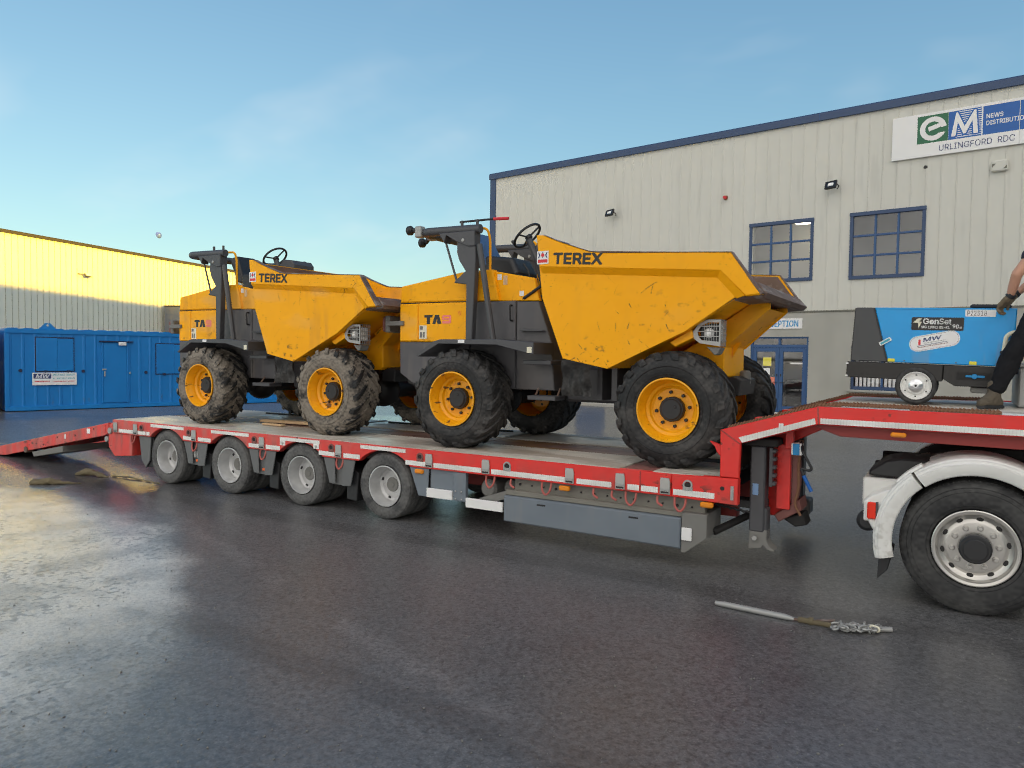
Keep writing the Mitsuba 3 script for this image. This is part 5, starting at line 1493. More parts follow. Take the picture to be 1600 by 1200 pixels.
def u_(part, mesh, m, smooth=30):
    return put(TU + '__' + part, mesh, m, smooth)


WX, WZ, WR = 10.205, 0.532, 0.530
t_p = [(0.296, 0.045), (0.312, 0.012), (0.345, 0.0), (0.40, -0.004), (0.45, 0.0), (0.49, 0.010), (0.512, 0.024), (0.526, 0.040), (WR, 0.055)]
for i in range(4):
    a = 0.085 + i * 0.05
    t_p += [(WR, a), (WR - 0.010, a + 0.003), (WR - 0.010, a + 0.009), (WR, a + 0.012)]
t_p += [(WR, 0.262), (0.512, 0.288), (0.45, 0.31), (0.38, 0.312), (0.312, 0.295), (0.296, 0.26)]
truck_tyre = lathe(t_p, 96)
tread_lips = join(*[xf(box(WR - 0.03, WR - 0.001, 0.030, 0.046, -0.004, 0.004, 0.001), rot([0, 1, 0], a)) for a in np.arange(90) * 2 * PI / 90])
side_rings = join(*[lathe([(r - 0.004, h + 0.002), (r, h - 0.003), (r + 0.004, h + 0.002)], 96) for r, h in ((0.335, 0.001), (0.44, -0.001), (0.472, 0.004))])
r_p = [(0.286, 0.06), (0.290, 0.014), (0.298, 0.008), (0.300, -0.002), (0.292, -0.006), (0.272, -0.002), (0.262, 0.012), (0.256, 0.040), (0.238, 0.052), (0.222, 0.058), (0.205, 0.050), (0.190, 0.044), (0.118, 0.044), (0.115, 0.05), (0.0, 0.05)]
truck_rim = lathe(r_p, 72)
wk = TU + '__wheel'
Tw = T().translate([WX, 0.012, WZ])
put(wk + '__tyre', join(truck_tyre, tread_lips, side_rings), 'rubber_truck', 30, Tw)
put(wk + '__rim', truck_rim, 'alloy', 30, Tw)
for a in np.arange(10) * PI / 5 + 0.12:
    put(wk + '__nut', join(cyl((0.158 * math.cos(a), 0, 0.158 * math.sin(a)), 0.018, 0.012, 0.05, 'y', 6, 0.004), cyl((0.158 * math.cos(a), 0, 0.158 * math.sin(a)), 0.023, 0.036, 0.046, 'y', 16, 0.003)), 'alloy', 30, Tw)
for a in np.arange(10) * PI / 5 + 0.12 + PI / 10:
    put(wk + '__hand_hole', xf(mv((cyl((0, 0, 0), 0.021, 0.0505, 0.062, 'y', 14)[0] * [0.75, 1, 1.15], cyl((0, 0, 0), 0.021, 0.0505, 0.062, 'y', 14)[1]), 0.226, -0.0025, 0), rot([0, 1, 0], a)), 'under_dark', 30, Tw)
put(wk + '__hub', join(cyl((0, 0, 0), 0.112, -0.045, 0.045, 'y', 48, 0.012), cyl((0, 0, 0), 0.085, -0.062, -0.044, 'y', 40, 0.008)), 'black_plastic', 30, Tw)
put(wk + '__tyre', truck_tyre, 'rubber_truck', 30, T().translate([WX, 0.342, WZ]))
for y in (1.88, 2.21):
    put(TU + '__wheel_001__tyre', truck_tyre, 'rubber_truck', 30, T().translate([WX, y, WZ]))
u_('axle', cyl((WX, 0, WZ), 0.10, 0.3, 2.25, 'y', 18), 'under_dark')


def sweep_fender(sec, a0, a1, n=40, cx=WX, cz=WZ):
    """cross-section (radius, y) swept about the wheel axis"""
    sec = np.array(sec)
    ang = np.linspace(a0, a1, n)
    m = len(sec)
    V = np.stack([cx + sec[None, :, 0] * np.cos(ang)[:, None], np.broadcast_to(sec[None, :, 1], (n, m)), cz + sec[None, :, 0] * np.sin(ang)[:, None]], -1).reshape(-1, 3)
    F = []
    for i in range(n - 1):
        for j in range(m):
            o, q = i * m + j, i * m + (j + 1) % m
            F += [(o, q, q + m), (o, q + m, o + m)]
    for i in (0, n - 1):
        for j in range(1, m - 1):
            F.append((i * m, i * m + j, i * m + j + 1))
    return V, np.array(F)


fend = [(0.570, -0.015), (0.578, -0.030), (0.62, -0.046), (0.665, -0.045), (0.672, -0.030), (0.688, -0.026), (0.694, -0.010), (0.704, -0.004), (0.710, 0.02), (0.710, 0.16), (0.706, 0.165), (0.706, 0.175), (0.710, 0.18), (0.710, 0.60), (0.698, 0.615), (0.690, 0.60), (0.690, 0.03), (0.65, 0.010), (0.60, -0.002), (0.58, 0.0)]
u_('fender_arch', sweep_fender(fend, math.radians(128), math.radians(6), 44), 'white_paint')
fend2 = [(r + (0.012 if r > 0.6 else 0.006), y - 0.006) for r, y in fend]
u_('fender_tail', sweep_fender(fend2, math.radians(194), math.radians(130), 26), 'white_paint')
u_('fender_step', sweep_fender([(0.712, 0.02), (0.735, 0.03), (0.735, 0.16), (0.712, 0.17)], math.radians(140), math.radians(122), 8), 'white_paint')
u_('fender_arch', xf(sweep_fender(fend, math.radians(150), math.radians(6), 44), np.array([[1, 0, 0, 0], [0, -1, 0, 2.55], [0, 0, 1, 0], [0, 0, 0, 1.0]])), 'white_paint')
u_('tail_pod', hullbox([(9.42, 0.02, 0.66), (9.42, 0.02, 0.81), (9.47, 0.02, 0.86), (9.62, 0.02, 0.93), (9.60, 0.02, 0.66), (9.42, 0.5, 0.66), (9.42, 0.5, 0.81), (9.47, 0.5, 0.86), (9.62, 0.5, 0.93), (9.60, 0.5, 0.66)], 0.018), 'white_paint')
u_('tail_pod', prism([(9.44, 0.67), (9.55, 0.67), (9.60, 0.40), (9.52, 0.36), (9.49, 0.42), (9.50, 0.56)], 0.0, 0.05, 'y', 0.01), 'white_paint')
u_('tail_panel', box(9.375, 9.66, 0.26, 0.75, 0.74, 0.98, 0.012), 'white_paint')
u_('tail_lamp', box(9.438, 9.505, -0.012, 0.015, 0.675, 0.815, 0.01), 'lens_red')
u_('tail_lamp_frame', box(9.500, 9.520, -0.008, 0.02, 0.67, 0.82, 0.005), 'frame_grey')
u_('rubber_buffer', cyl((9.43, 0, 0.63), 0.085, 0.10, 0.24, 'y', 24, 0.03), 'black_plastic')
u_('mud_flap', prism([(9.56, 0.40), (9.62, 0.36), (9.60, 0.26), (9.525, 0.175), (9.53, 0.33)], 0.04, 0.58, 'y', 0.006), 'black_plastic')
u_('rear_cover', prism([(9.42, 1.00), (9.42, 1.04), (9.55, 1.135), (9.66, 1.16), (9.92, 1.155), (9.92, 0.98)], 0.28, 0.80, 'y', 0.015), 'black_plastic')
for y in (0.85, 1.70):
    u_('chassis_rail', box(9.42, 16.0, y - 0.04, y + 0.04, 0.80, 1.06, 0.006), 'under_dark')
u_('chassis_crossmember', box(9.44, 9.52, 0.895, 1.655, 0.82, 1.04, 0.006), 'under_dark')
u_('fifth_wheel', prism([(9.75, 1.10), (9.95, 1.20), (10.8, 1.26), (10.8, 1.18), (9.8, 1.06)], 0.85, 1.70, 'y', 0.01), 'under_dark')
u_('fifth_wheel_ramp', prism([(9.50, 1.07), (9.95, 1.175), (9.95, 1.12), (9.5, 1.062)], 0.82, 1.02, 'y', 0.006), 'rust_steel')
u_('deck_plate', box(11.2, 14.0, 0.1, 2.45, 1.07, 1.10, 0.006), 'galvanised')
u_('cab', hullbox([(13.3, 0.03, 0.9), (15.4, 0.03, 0.45), (15.6, 0.1, 1.6), (15.2, 0.12, 3.5), (13.3, 0.05, 3.7), (13.3, 2.52, 0.9), (15.4, 2.52, 0.45), (15.6, 2.45, 1.6), (15.2, 2.43, 3.5), (13.3, 2.5, 3.7)], 0.06), 'white_paint')
u_('windscreen', box(15.45, 15.62, 0.25, 2.3, 1.75, 2.75, 0.02), 'glass_dark')
for y in (0.05, 2.22):
    put(TU + '__front_wheel__tyre', mv(truck_tyre, 14.2, y, WZ), 'rubber_truck')
    put(TU + '__front_wheel__rim', mv(truck_rim, 14.2, y, WZ), 'alloy')

# ------------------------------------------------------------------ generator on the neck deck
GK = tag('generator', 'blue and grey wheeled generator standing on the gooseneck deck', 'generator')
GZ = 1.576
gR = rot([0, 1, 0], math.radians(1.6), (9.7, 0, GZ))
GY0, GY1 = 1.15, 1.86


def g_(part, mesh, m, smooth=30):
    return put(GK + '__' + part, xf(mesh, gR), m, smooth)


g_('end_cowl', prism([(9.135, 1.965), (9.150, 2.482), (9.315, 2.482), (9.455, 1.965)], GY0, GY1, 'y', 0.008), 'gen_grey')
g_('canopy', prism([(9.463, 1.965), (9.323, 2.482), (10.455, 2.482), (10.455, 2.20), (10.40, 1.965)], GY0, GY1, 'y', 0.008), 'gen_blue')
g_('seam', prism([(9.455, 1.965), (9.463, 1.965), (9.323, 2.478), (9.315, 2.478)], GY0 + 0.004, GY1 - 0.004, 'y', 0.0), 'black_plastic', False)
g_('base_tray', box(9.105, 9.92, GY0 - 0.008, GY1 + 0.008, 1.805, 1.957, 0.006), 'gen_black')
g_('base_tray', prism([(9.924, 1.957), (10.40, 1.957), (10.36, 1.77), (10.02, 1.77), (9.924, 1.83)], GY0 - 0.006, GY1 + 0.006, 'y', 0.005), 'gen_black')
g_('base_window', box(10.03, 10.30, GY0 - 0.0085, GY0 - 0.0065, 1.83, 1.90, 0.0), 'under_dark', False)
g_('fuel_filter', cyl((10.17, 0, 1.865), 0.024, GY0 - 0.02, GY0 - 0.01, 'y', 14), 'sign_cyan')
g_('fuel_line', box(10.10, 10.25, GY0 - 0.016, GY0 - 0.009, 1.855, 1.875, 0.004), 'sign_cyan')
g_('battery_box', box(10.15, 10.34, GY0 + 0.02, GY0 + 0.35, 1.715, 1.765, 0.006), 'mud_grey')
g_('exhaust_guard', box(10.10, 10.42, GY0 + 0.10, GY0 + 0.22, 2.488, 2.525, 0.015), 'black_plastic')
g_('canopy_lip', box(9.33, 10.455, GY0 - 0.006, GY0 + 0.002, 2.468, 2.482, 0.002), 'gen_blue')
for x in (9.60, 10.02, 10.33):
    g_('screw', cyl((x, 0, 1.985), 0.006, GY0 - 0.005, GY0, 'y', 8), 'mud_grey')
g_('lifting_eye', prism([(9.25, 2.484), (9.29, 2.498), (9.33, 2.484)], GY0 + 0.3, GY0 + 0.36, 'y', 0.0), 'mud_grey')
for x in (9.08, 9.08):
    pass
for z in (1.82, 1.94):
    g_('corner_clip', box(9.098, 9.12, GY0 - 0.013, GY0 - 0.009, z - 0.008, z + 0.006, 0.0), 'label_white', False)
for x in (9.49, 10.15):
    g_('panel_catch', box(x - 0.03, x + 0.03, GY0 - 0.008, GY0 - 0.001, 1.970, 2.000, 0.003), 'sign_yellow')
g_('side_handle', tube(bend([(10.37, GY0 - 0.03, 2.02), (10.385, GY0 - 0.03, 2.24), (10.45, GY0 - 0.03, 2.28), (10.52, GY0 - 0.03, 2.24), (10.52, GY0 - 0.03, 2.02)], 0.07, 6), 0.018, 10), 'ivory')
g_('socket_panel', box(10.40, 10.50, GY0 - 0.02, GY0 + 0.3, 2.02, 2.20, 0.01), 'ivory')
for i in range(5):
    g_('cable_gland', cyl((10.365 + 0.006 * (i % 2), 0, 2.09 - 0.045 * i), 0.017, GY0 - 0.045, GY0 - 0.006, 'y', 10), 'black_plastic' if i % 2 == 0 else 'rope_rust')
GO = np.array([0, GY0 - 0.0015, 0])


def g_print(part, mesh, m):
    return g_(part, mesh, m, False)


g_print('name_plate', flat_on(rrect(9.640, 10.060, 2.275, 2.395, 0.012), GO, EX, EZ, 0.002), 'gen_black')
G1 = GO + [0, -0.0025, 0]
g_print('bolt_mark', flat_on([(9.652, 2.345), (9.690, 2.383), (9.725, 2.383), (9.700, 2.352), (9.725, 2.352), (9.700, 2.290), (9.694, 2.340)], G1, EX, EZ, 0.001), 'ivory')
g_print('plate_lettering', text_on('Gen', 0.050, G1 + [9.735, 0, 2.333], EX, EZ, 0.001, True, 0.125), 'label_white')
g_print('plate_lettering', text_on('Set', 0.050, G1 + [9.866, 0, 2.333], EX, EZ, 0.001, False, 0.095), 'label_white')
g_print('plate_lettering', text_on('MG 10001 SS-KL', 0.022, G1 + [9.725, 0, 2.293], EX, EZ, 0.001, True, 0.225), 'label_white')
g_print('plate_lettering', text_on('90', 0.034, G1 + [9.972, 0, 2.297], EX, EZ, 0.001, True, 0.05), 'label_white')
g_print('plate_lettering', text_on('dB', 0.014, G1 + [10.026, 0, 2.297], EX, EZ, 0.001, True, 0.02), 'label_white')
g_print('number_label', flat_on([(10.065, 2.405), (10.30, 2.405), (10.30, 2.468), (10.065, 2.468)], GO, EX, EZ, 0.001), 'label_white')
g_print('number_lettering', text_on('P22318', 0.044, GO + [10.080, -0.0012, 2.415], EX, EZ, 0.001, False, 0.150), 'ink_black')
# the oval hire sticker, tilted
oval = lambda r, L: shapely.LineString([(-L, 0), (L, 0)]).buffer(r)
SO, tl = GO + [9.835, 0, 2.175], math.radians(13)
SU, SW = np.array([math.cos(tl), 0, math.sin(tl)]), np.array([-math.sin(tl), 0, math.cos(tl)])


def stick(g, part, m, lift):
    return g_print(part, geom_on(g, SO + [0, -lift, 0], SU, SW, 0.001), m)


stick(oval(0.072, 0.135), 'hire_sticker', 'label_white', 0.0)
stick(oval(0.064, 0.135).difference(oval(0.0615, 0.135)), 'sticker_border', 'ink_navy', 0.0012)
stick(sg.Polygon([(-0.135, -0.012), (-0.115, -0.012), (-0.105, 0.035), (-0.125, 0.035)]), 'sticker_mark', 'ink_red', 0.0012)
g_print('sticker_lettering', text_on('MW', 0.034, SO + [0, -0.0012, 0] + SU * -0.090 + SW * 0.010, SU, SW, 0.001, True, 0.145, 0.35), 'ink_navy')
stick(sg.box(-0.145, -0.0225, 0.10, -0.018), 'sticker_rule', 'ink_navy', 0.0012)
stick(shapely.union_all([sg.box(-0.085 + i * 0.026, -0.006, -0.066 + i * 0.026, -0.001) for i in range(7)]), 'sticker_small_print', 'mud_grey', 0.0012)
stick(shapely.union_all([sg.box(-0.14 + i * 0.023, -0.038, -0.122 + i * 0.023, -0.031) for i in range(11)]), 'sticker_small_print', 'red_dirty', 0.0012)
tg = math.radians(33)
g_print('hang_tag', flat_on(rrect(-0.055, 0.055, -0.018, 0.018, 0.004), GO + [9.430, -0.01, 2.16], (math.cos(tg), 0, math.sin(tg)), (-math.sin(tg), 0, math.cos(tg)), 0.003), 'label_white')
g_print('hang_tag_print', flat_on(rrect(-0.045, 0.045, -0.010, 0.010, 0.002), GO + [9.430, -0.0132, 2.16], (math.cos(tg), 0, math.sin(tg)), (-math.sin(tg), 0, math.cos(tg)), 0.001), 'sign_teal')
for y, nm in ((GY0 - 0.03, '__wheel'), (GY1 - 0.06, '__wheel_001')):
    c = (9.715, y, GZ + 0.178)
    put(GK + nm + '__tyre', lathe([(0.128, 0.02), (0.138, 0.004), (0.155, 0.0), (0.168, 0.008), (0.175, 0.025), (0.175, 0.075), (0.166, 0.092), (0.13, 0.10)], 56, c), 'rubber_truck')
    put(GK + nm + '__rim', lathe([(0.129, 0.02), (0.131, 0.002), (0.126, -0.002), (0.122, 0.006), (0.112, 0.02), (0.090, 0.022), (0.078, 0.010), (0.07, 0.008), (0.0, 0.008)], 48, c), 'white_paint')
    put(GK + nm + '__hub', lathe([(0.062, 0.008), (0.060, -0.004), (0.045, -0.012), (0.022, -0.015), (0.020, -0.022), (0.0, -0.022)], 36, c), 'chrome')
    put(GK + nm + '__hole', join(*[cyl((c[0] + 0.1 * math.cos(a), c[1], c[2] + 0.1 * math.sin(a)), 0.007, 0.015, 0.024, 'y', 10) for a in np.arange(6) * PI / 3 + 0.5], cyl(c, 0.010, -0.026, -0.02, 'y', 10)), 'under_dark')
g_('axle', cyl((9.715, 0, GZ + 0.19), 0.02, GY0, GY1, 'y', 12), 'black_steel')
g_('jockey_leg', box(10.28, 10.33, GY1 - 0.30, GY1 - 0.25, GZ + 0.03, 1.80, 0.004), 'black_steel')
g_('jockey_leg_foot', box(10.24, 10.37, GY1 - 0.34, GY1 - 0.21, GZ + 0.001, GZ + 0.03, 0.004), 'black_steel')
bk = tag('tool_box', 'pale grey metal box on the neck deck at the right picture edge', 'box')
put(bk + '__body', box(10.52, 11.1, 1.30, 2.2, GZ + 0.002, GZ + 0.36, 0.012), 'galvanised')
put(bk + '__lid', box(10.51, 11.11, 1.29, 2.21, GZ + 0.364, GZ + 0.40, 0.010), 'galvanised')
put(bk + '__latch', box(10.505, 10.519, 1.5, 1.58, GZ + 0.30, GZ + 0.40, 0.004), 'black_steel')
nk = tag('traffic_cone', 'small red traffic cone far behind the generator by the warehouse', 'traffic cone')
CP = (10.84, 18.4)
put(nk + '__base', mv(box(-0.23, 0.23, -0.23, 0.23, 0.003, 0.045, 0.012), CP[0], CP[1], 0), 'black_plastic')
put(nk + '__body', lathe([(0.19, 0.046), (0.05, 1.04), (0.035, 1.06), (0.0, 1.06)], 28, (CP[0], CP[1], 0), 'z'), 'orange')
put(nk + '__collar', lathe([(0.118, 0.58), (0.085, 0.82)], 28, (CP[0], CP[1], 0), 'z'), 'label_white')

# ------------------------------------------------------------------ the man on the neck deck
import manifold3d as m3
PK = tag('person', 'person in black trousers and work gloves stepping beside the blue generator at right', 'person')


def bones(segs, edge=0.022, smooth_n=8):
    """hulls of spheres at the joints, merged into one smooth surface"""
    parts = []
    for pts in segs:
        sp = [m3.Manifold.sphere(r, 20).translate([x, y, z]) for x, y, z, r in pts]
        parts.append(m3.Manifold.batch_hull(sp))
    b = parts[0]
    for q in parts[1:]:
        b = b + q
    mm = b.refine_to_length(edge).to_mesh()
    t = trimesh.Trimesh(np.array(mm.vert_properties[:, :3], float), np.array(mm.tri_verts), process=True)
    trimesh.smoothing.filter_taubin(t, iterations=smooth_n)
    return np.array(t.vertices), np.array(t.faces)


def folds(m, amp, f, seed):
    t = trimesh.Trimesh(m[0], m[1], process=False)
    n = np.array(t.vertex_normals)
    h = meshkit.fbm(np.asarray(m[0]) * f, 3, seed) - 0.5
    return np.asarray(m[0]) + n * (h * amp)[:, None], m[1]


D = GZ
near = dict(hip=(10.66, 1.01, 2.47), knee=(10.455, 0.985, 2.06), ankle=(10.325, 0.985, 1.70))
farl = dict(hip=(10.73, 1.19, 2.47), knee=(10.86, 1.22, 2.05), ankle=(11.00, 1.22, 1.67))
P = lambda p, r: (*p, r)
torso = [[(10.70, 1.02, 2.50, 0.105), (10.70, 1.18, 2.50, 0.105), (10.72, 1.02, 2.68, 0.10), (10.72, 1.18, 2.68, 0.10)],
         [(10.72, 1.02, 2.68, 0.10), (10.72, 1.18, 2.68, 0.10), (10.74, 0.99, 2.94, 0.105), (10.74, 1.21, 2.94, 0.105)],
         [(10.72, 0.95, 3.00, 0.065), (10.72, 1.25, 3.00, 0.065), (10.73, 1.10, 3.06, 0.06)]]
sho, elb, wri = (10.63, 0.92, 3.01), (10.452, 0.895, 2.735), (10.412, 0.985, 2.555)
sho2, elb2, wri2 = (10.70, 1.30, 3.00), (10.62, 1.40, 2.74), (10.47, 1.38, 2.60)
neckp, headc = (10.73, 1.10, 3.13), (10.70, 1.10, 3.245)
bodyseg = [[P(near['hip'], 0.082), P(near['knee'], 0.055)], [P(near['knee'], 0.054), P(near['ankle'], 0.038)], [P(farl['hip'], 0.082), P(farl['knee'], 0.055)], [P(farl['knee'], 0.054), P(farl['ankle'], 0.038)]]
bodyseg += [[(a[0], a[1], a[2], a[3] * 0.9) for a in s_] for s_ in torso]
bodyseg += [[P(sho, 0.056), P(elb, 0.042)], [P(elb, 0.042), (10.432, 0.945, 2.64, 0.039)], [(10.432, 0.945, 2.64, 0.039), P(wri, 0.028)], [P(sho2, 0.056), P(elb2, 0.042)], [P(elb2, 0.042), P(wri2, 0.028)],
            [(10.73, 1.10, 3.04, 0.06), P(neckp, 0.055)], [P(neckp, 0.05), (10.725, 1.10, 3.19, 0.055)],
            [(headc[0] + 0.035, 1.10, headc[2] + 0.035, 0.088), (headc[0] - 0.02, 1.10, headc[2] + 0.03, 0.082), (headc[0] - 0.035, 1.10, headc[2] - 0.065, 0.05), (headc[0] + 0.02, 1.10, headc[2] - 0.05, 0.062)],
            [(headc[0] - 0.098, 1.10, headc[2] + 0.01, 0.010), (headc[0] - 0.115, 1.10, headc[2] - 0.022, 0.016)],
            [(headc[0] + 0.01, 1.005, headc[2] + 0.0, 0.016), (headc[0] + 0.02, 1.008, headc[2] + 0.04, 0.018)], [(headc[0] + 0.01, 1.195, headc[2] + 0.0, 0.016), (headc[0] + 0.02, 1.192, headc[2] + 0.04, 0.018)]]
put(PK + '__body', bones(bodyseg, 0.016, 6), 'skin', smooth=True)
for s_ in (-1, 1):
    put(PK + '__eye', ball((headc[0] - 0.088, 1.10 + s_ * 0.033, headc[2] + 0.022), 0.011, 2), 'ink_black', smooth=True)
put(PK + '__mouth', tube([(headc[0] - 0.082, 1.08, headc[2] - 0.062), (headc[0] - 0.088, 1.10, headc[2] - 0.063), (headc[0] - 0.082, 1.12, headc[2] - 0.062)], 0.005, 6), 'ink_pink')
hm = bones([[(headc[0] + 0.045, 1.10, headc[2] + 0.055, 0.092), (headc[0] - 0.015, 1.10, headc[2] + 0.075, 0.072), (headc[0] + 0.06, 1.10, headc[2] + 0.0, 0.075)]], 0.02, 4)
put(PK + '__hair', folds(hm, 0.02, 40.0, 4), 'hair', smooth=True)
tr_seg = [[P(near['hip'], 0.108), (10.56, 1.0, 2.27, 0.093)], [(10.56, 1.0, 2.27, 0.093), P(near['knee'], 0.083)], [P(near['knee'], 0.084), (10.38, 0.985, 1.86, 0.073)], [(10.38, 0.985, 1.86, 0.073), (10.345, 0.985, 1.765, 0.066)],
          [P(farl['hip'], 0.108), P(farl['knee'], 0.082)], [P(farl['knee'], 0.082), (10.985, 1.22, 1.73, 0.066)],
          [(10.70, 1.03, 2.50, 0.11), (10.70, 1.17, 2.50, 0.11), (10.705, 1.03, 2.58, 0.105), (10.705, 1.17, 2.58, 0.105)]]
put(PK + '__trousers', folds(bones(tr_seg, 0.016, 5), 0.035, 11.0, 2), 'trouser', smooth=True)
sh_seg = [[(a[0], a[1], a[2], a[3] * 1.07) for a in s_] for s_ in torso] + [[P(sho, 0.075), (10.545, 0.907, 2.88, 0.066)], [P(sho2, 0.075), (10.655, 1.35, 2.86, 0.068)]]
put(PK + '__shirt', folds(bones(sh_seg, 0.018, 5), 0.03, 12.0, 6), 'shirt', smooth=True)
put(PK + '__belt', xf(tube([(10.705 + 0.118 * math.cos(t), 1.10 + 0.19 * math.sin(t), 2.585) for t in np.arange(28) * 2 * PI / 28], 0.016, 6, closed=True), np.eye(4)), 'black_plastic')


def hand(w, side, d0, key):
    """gloved hand: palm, four bent fingers closing on the generator's edge, thumb from the palm's side"""
    w = np.array(w)
    fwd, up = np.array([-0.55, 0.35 * side, -0.75]), np.array([0.0, 0.0, 1.0])
    fwd /= np.linalg.norm(fwd)
    lat = np.cross(fwd, up); lat /= np.linalg.norm(lat)
    bk = np.cross(lat, fwd)
    segs = [[(*w, 0.031), (*(w + fwd * 0.035), 0.030)],
            [(*(w + fwd * 0.03 + lat * 0.026), 0.021), (*(w + fwd * 0.03 - lat * 0.026), 0.021), (*(w + fwd * 0.10 + lat * 0.034), 0.017), (*(w + fwd * 0.10 - lat * 0.034), 0.017)]]
    for i, L in enumerate((0.070, 0.080, 0.075, 0.058)):
        o = w + fwd * 0.10 + lat * (0.033 - 0.022 * i)
        k1 = o + fwd * L * 0.50 - bk * 0.008
        k2 = k1 + fwd * L * 0.22 - bk * L * 0.33
        k3 = k2 - fwd * L * 0.10 - bk * L * 0.30
        segs += [[(*o, 0.0125), (*k1, 0.0115)], [(*k1, 0.0115), (*k2, 0.0105)], [(*k2, 0.0105), (*k3, 0.0095)]]
    th0 = w + fwd * 0.045 + lat * 0.030
    th1 = th0 + fwd * 0.035 + lat * 0.032 - bk * 0.012
    th2 = th1 + fwd * 0.034 + lat * 0.006 - bk * 0.016
    segs += [[(*th0, 0.016), (*th1, 0.0135)], [(*th1, 0.0135), (*th2, 0.011)]]
    put(key, folds(bones(segs, 0.006, 4), 0.006, 60.0, 3), 'glove', smooth=True)
    put(key + '_cuff', tube([tuple(w - fwd * 0.028), tuple(w + fwd * 0.004)], 0.038, 16), 'black_plastic')


hand(wri, 1, None, PK + '__glove')
hand(wri2, -1, None, PK + '__glove_001')


def boot(an, ang, key):
    a = np.array(an)
    f = np.array([-math.cos(ang), math.sin(ang), 0.0])
    z0 = GZ
    q = lambda t, h, r, o=0.0: (a[0] + f[0] * t - f[1] * o, a[1] + f[1] * t + f[0] * o, z0 + h, r)
    segs = [[q(0.0, 0.205, 0.053), q(0.0, 0.09, 0.053)], [q(-0.045, 0.055, 0.044), q(0.0, 0.10, 0.054), q(0.03, 0.06, 0.050)], [q(0.02, 0.11, 0.05), q(0.09, 0.066, 0.044), q(0.03, 0.055, 0.046)],
            [q(0.07, 0.060, 0.044, 0.006), q(0.125, 0.056, 0.042, 0.004), q(0.142, 0.048, 0.036)]]
    put(key + '__upper', folds(bones(segs, 0.010, 4), 0.008, 40.0, 5), 'boot', smooth=True)
    sole = [q(t, 0, 0, o)[:2] for t, o in ((-0.095, 0.0), (-0.075, 0.042), (0.02, 0.040), (0.09, 0.050), (0.145, 0.042), (0.178, 0.0), (0.145, -0.042), (0.09, -0.048), (0.02, -0.038), (-0.075, -0.042))]
    put(key + '__sole', prism(sole, z0 + 0.002, z0 + 0.034, 'z', 0.006), 'black_plastic')
    lace = join(*[tube([q(0.055 + 0.02 * i, 0.125 - 0.013 * i, 0, -0.022)[:3], q(0.06 + 0.02 * i, 0.132 - 0.013 * i, 0, 0.0)[:3], q(0.055 + 0.02 * i, 0.125 - 0.013 * i, 0, 0.022)[:3]], 0.004, 5) for i in range(4)])
    put(key + '__laces', lace, 'black_plastic')


boot(near['ankle'], math.radians(-48), PK + '__boot')
boot(farl['ankle'], math.radians(-10), PK + '__boot_001')

# ------------------------------------------------------------------ things lying on the asphalt
BK = tag('load_binder_bar', 'grey steel bar with coiled chain lying on the wet asphalt before the lorry wheel', 'chain binder')


def b_(part, mesh, m, smooth=30):
    return put(BK + '__' + part, mesh, m, smooth)


b_('bar', tube([(8.435, -0.856, 0.022), (8.50, -0.858, 0.024), (8.98, -0.885, 0.024), (9.04, -0.888, 0.020)], [0.016, 0.023, 0.023, 0.013], 14), 'galvanised')
b_('neck', tube([(9.035, -0.888, 0.019), (9.075, -0.886, 0.019)], 0.010, 8), 'rust_steel')
b_('sleeve', tube([(9.07, -0.886, 0.024), (9.16, -0.885, 0.024)], 0.021, 12), 'sack_cloth')
b_('sleeve', tube([(9.17, -0.885, 0.022), (9.30, -0.880, 0.022)], 0.019, 12), 'sack_cloth')
b_('sleeve', tube([(9.145, -0.885, 0.028), (9.175, -0.884, 0.028)], 0.029, 14), 'sack_cloth')
b_('fork', tube([(9.17, -0.875, 0.022), (9.24, -0.83, 0.03), (9.31, -0.79, 0.032)], 0.012, 8), 'rust_steel')
b_('hook_bar', tube([(9.56, -0.79, 0.022), (9.69, -0.728, 0.022)], 0.019, 10), 'galvanised')


def link(c, a, tilt_, s=1.0, m='galvanised'):
    L, W = 0.026 * s, 0.017 * s
    pts = []
    for t in np.arange(16) * 2 * PI / 16:
        pts.append((W * math.cos(t) * 1.0 + (0), (L if math.sin(t) >= 0 else -L) * 0.45 + W * math.sin(t), 0))
    mm = tube(pts, 0.0068 * s, 6, closed=True)
    return xf(mm, T_(*c) @ rot([0, 0, 1], a) @ rot([0, 1, 0], tilt_))


r5 = np.random.default_rng(5)
prev = 0.0
for i in range(34):
    t = i / 33
    cx_ = 9.33 + 0.28 * t + 0.03 * math.sin(i * 1.7)
    cy_ = -0.905 + 0.11 * t + 0.055 * math.sin(i * 2.3) * (1.1 - 0.5 * t)
    cz_ = 0.012 + 0.022 * abs(math.sin(i * 1.1)) + 0.012 * r5.random()
    b_('chain_link', link((cx_, cy_, cz_), r5.uniform(0, PI), (i % 2) * 1.3 + r5.uniform(-0.4, 0.4), 1.15), 'ivory' if i in (20, 27) else 'galvanised')


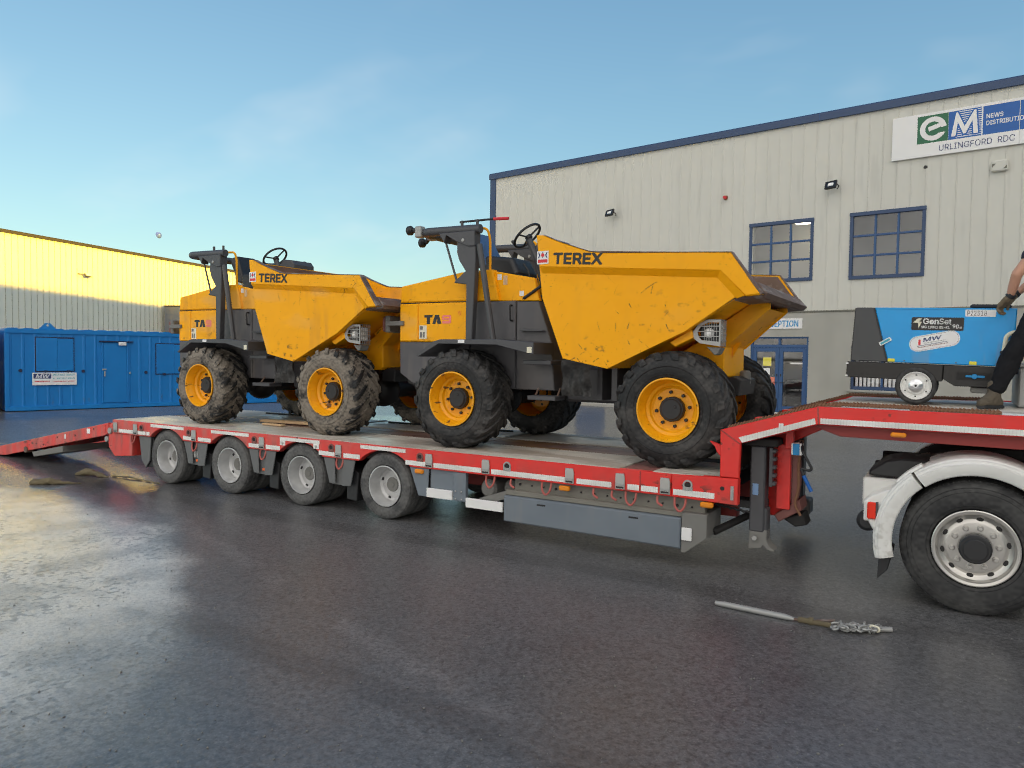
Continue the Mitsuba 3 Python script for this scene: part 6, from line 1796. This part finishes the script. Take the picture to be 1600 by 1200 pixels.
def lump(key, label, pts, r, seed, grp=None):
    k = tag(key, label, 'rag', grp)
    m_ = bones([[(x, y, z, r * w) for (x, y, z, w) in pts[i:i + 2]] for i in range(len(pts) - 1)], 0.02, 3)
    v, f = folds(m_, 0.06, 9.0, seed)
    v = folds((v, f), 0.025, 28.0, seed + 1)[0]
    v[:, 2] = np.maximum(v[:, 2], 0.004)
    scene[k] = mikit.ply((v, f), 'sack_cloth', smooth=True)


lump('muddy_rag', 'flat muddy tan rag on the wet ground left of the other, farthest from the wheels', [(-1.50, -1.12, 0.03, 1), (-1.30, -0.98, 0.03, 1.2), (-1.15, -0.87, 0.02, 0.5), (-0.98, -0.72, 0.012, 0.35)], 0.045, 21)
lump('muddy_rag_001', 'arched muddy tan rag on the ground nearer the rear trailer wheel', [(-1.78, -0.34, 0.02, 0.7), (-1.62, -0.27, 0.06, 1.1), (-1.44, -0.24, 0.055, 1.0), (-1.28, -0.21, 0.015, 0.5), (-1.20, -0.18, 0.008, 0.4)], 0.048, 31)
lump('muddy_rag_002', 'long thin muddy strip trailing from the arched rag towards the rear wheel', [(-1.20, -0.10, 0.015, 0.7), (-0.85, -0.05, 0.02, 0.8), (-0.45, -0.06, 0.012, 0.5), (-0.10, -0.06, 0.004, 0.3)], 0.018, 41)
# loose grit on the asphalt near the camera: nobody could count it
gk = 'grit'
V, F = [], []
r6 = np.random.default_rng(11)
ico = trimesh.creation.icosphere(0, 1.0)
iv, if_ = np.array(ico.vertices), np.array(ico.faces)
n = 0
for i in range(5200):
    d_ = 1.8 + 16 * r6.random() ** 1.6
    th = r6.uniform(math.radians(85), math.radians(158))
    x, y = CAM[0] + d_ * math.cos(th), CAM[1] + d_ * math.sin(th)
    if y > -0.25 and x > -1.8:
        continue
    s_ = 0.0022 + 0.0055 * r6.random() ** 3
    V.append(iv * s_ * r6.uniform(0.6, 1.3, 3) + [x, y, s_ * 0.5]); F.append(if_ + n); n += len(iv)
scene[gk] = mikit.ply((np.vstack(V), np.vstack(F)), 'mud_grey')
labels[gk] = {'label': 'loose grit scattered over the wet asphalt', 'category': 'grit', 'kind': 'stuff'}
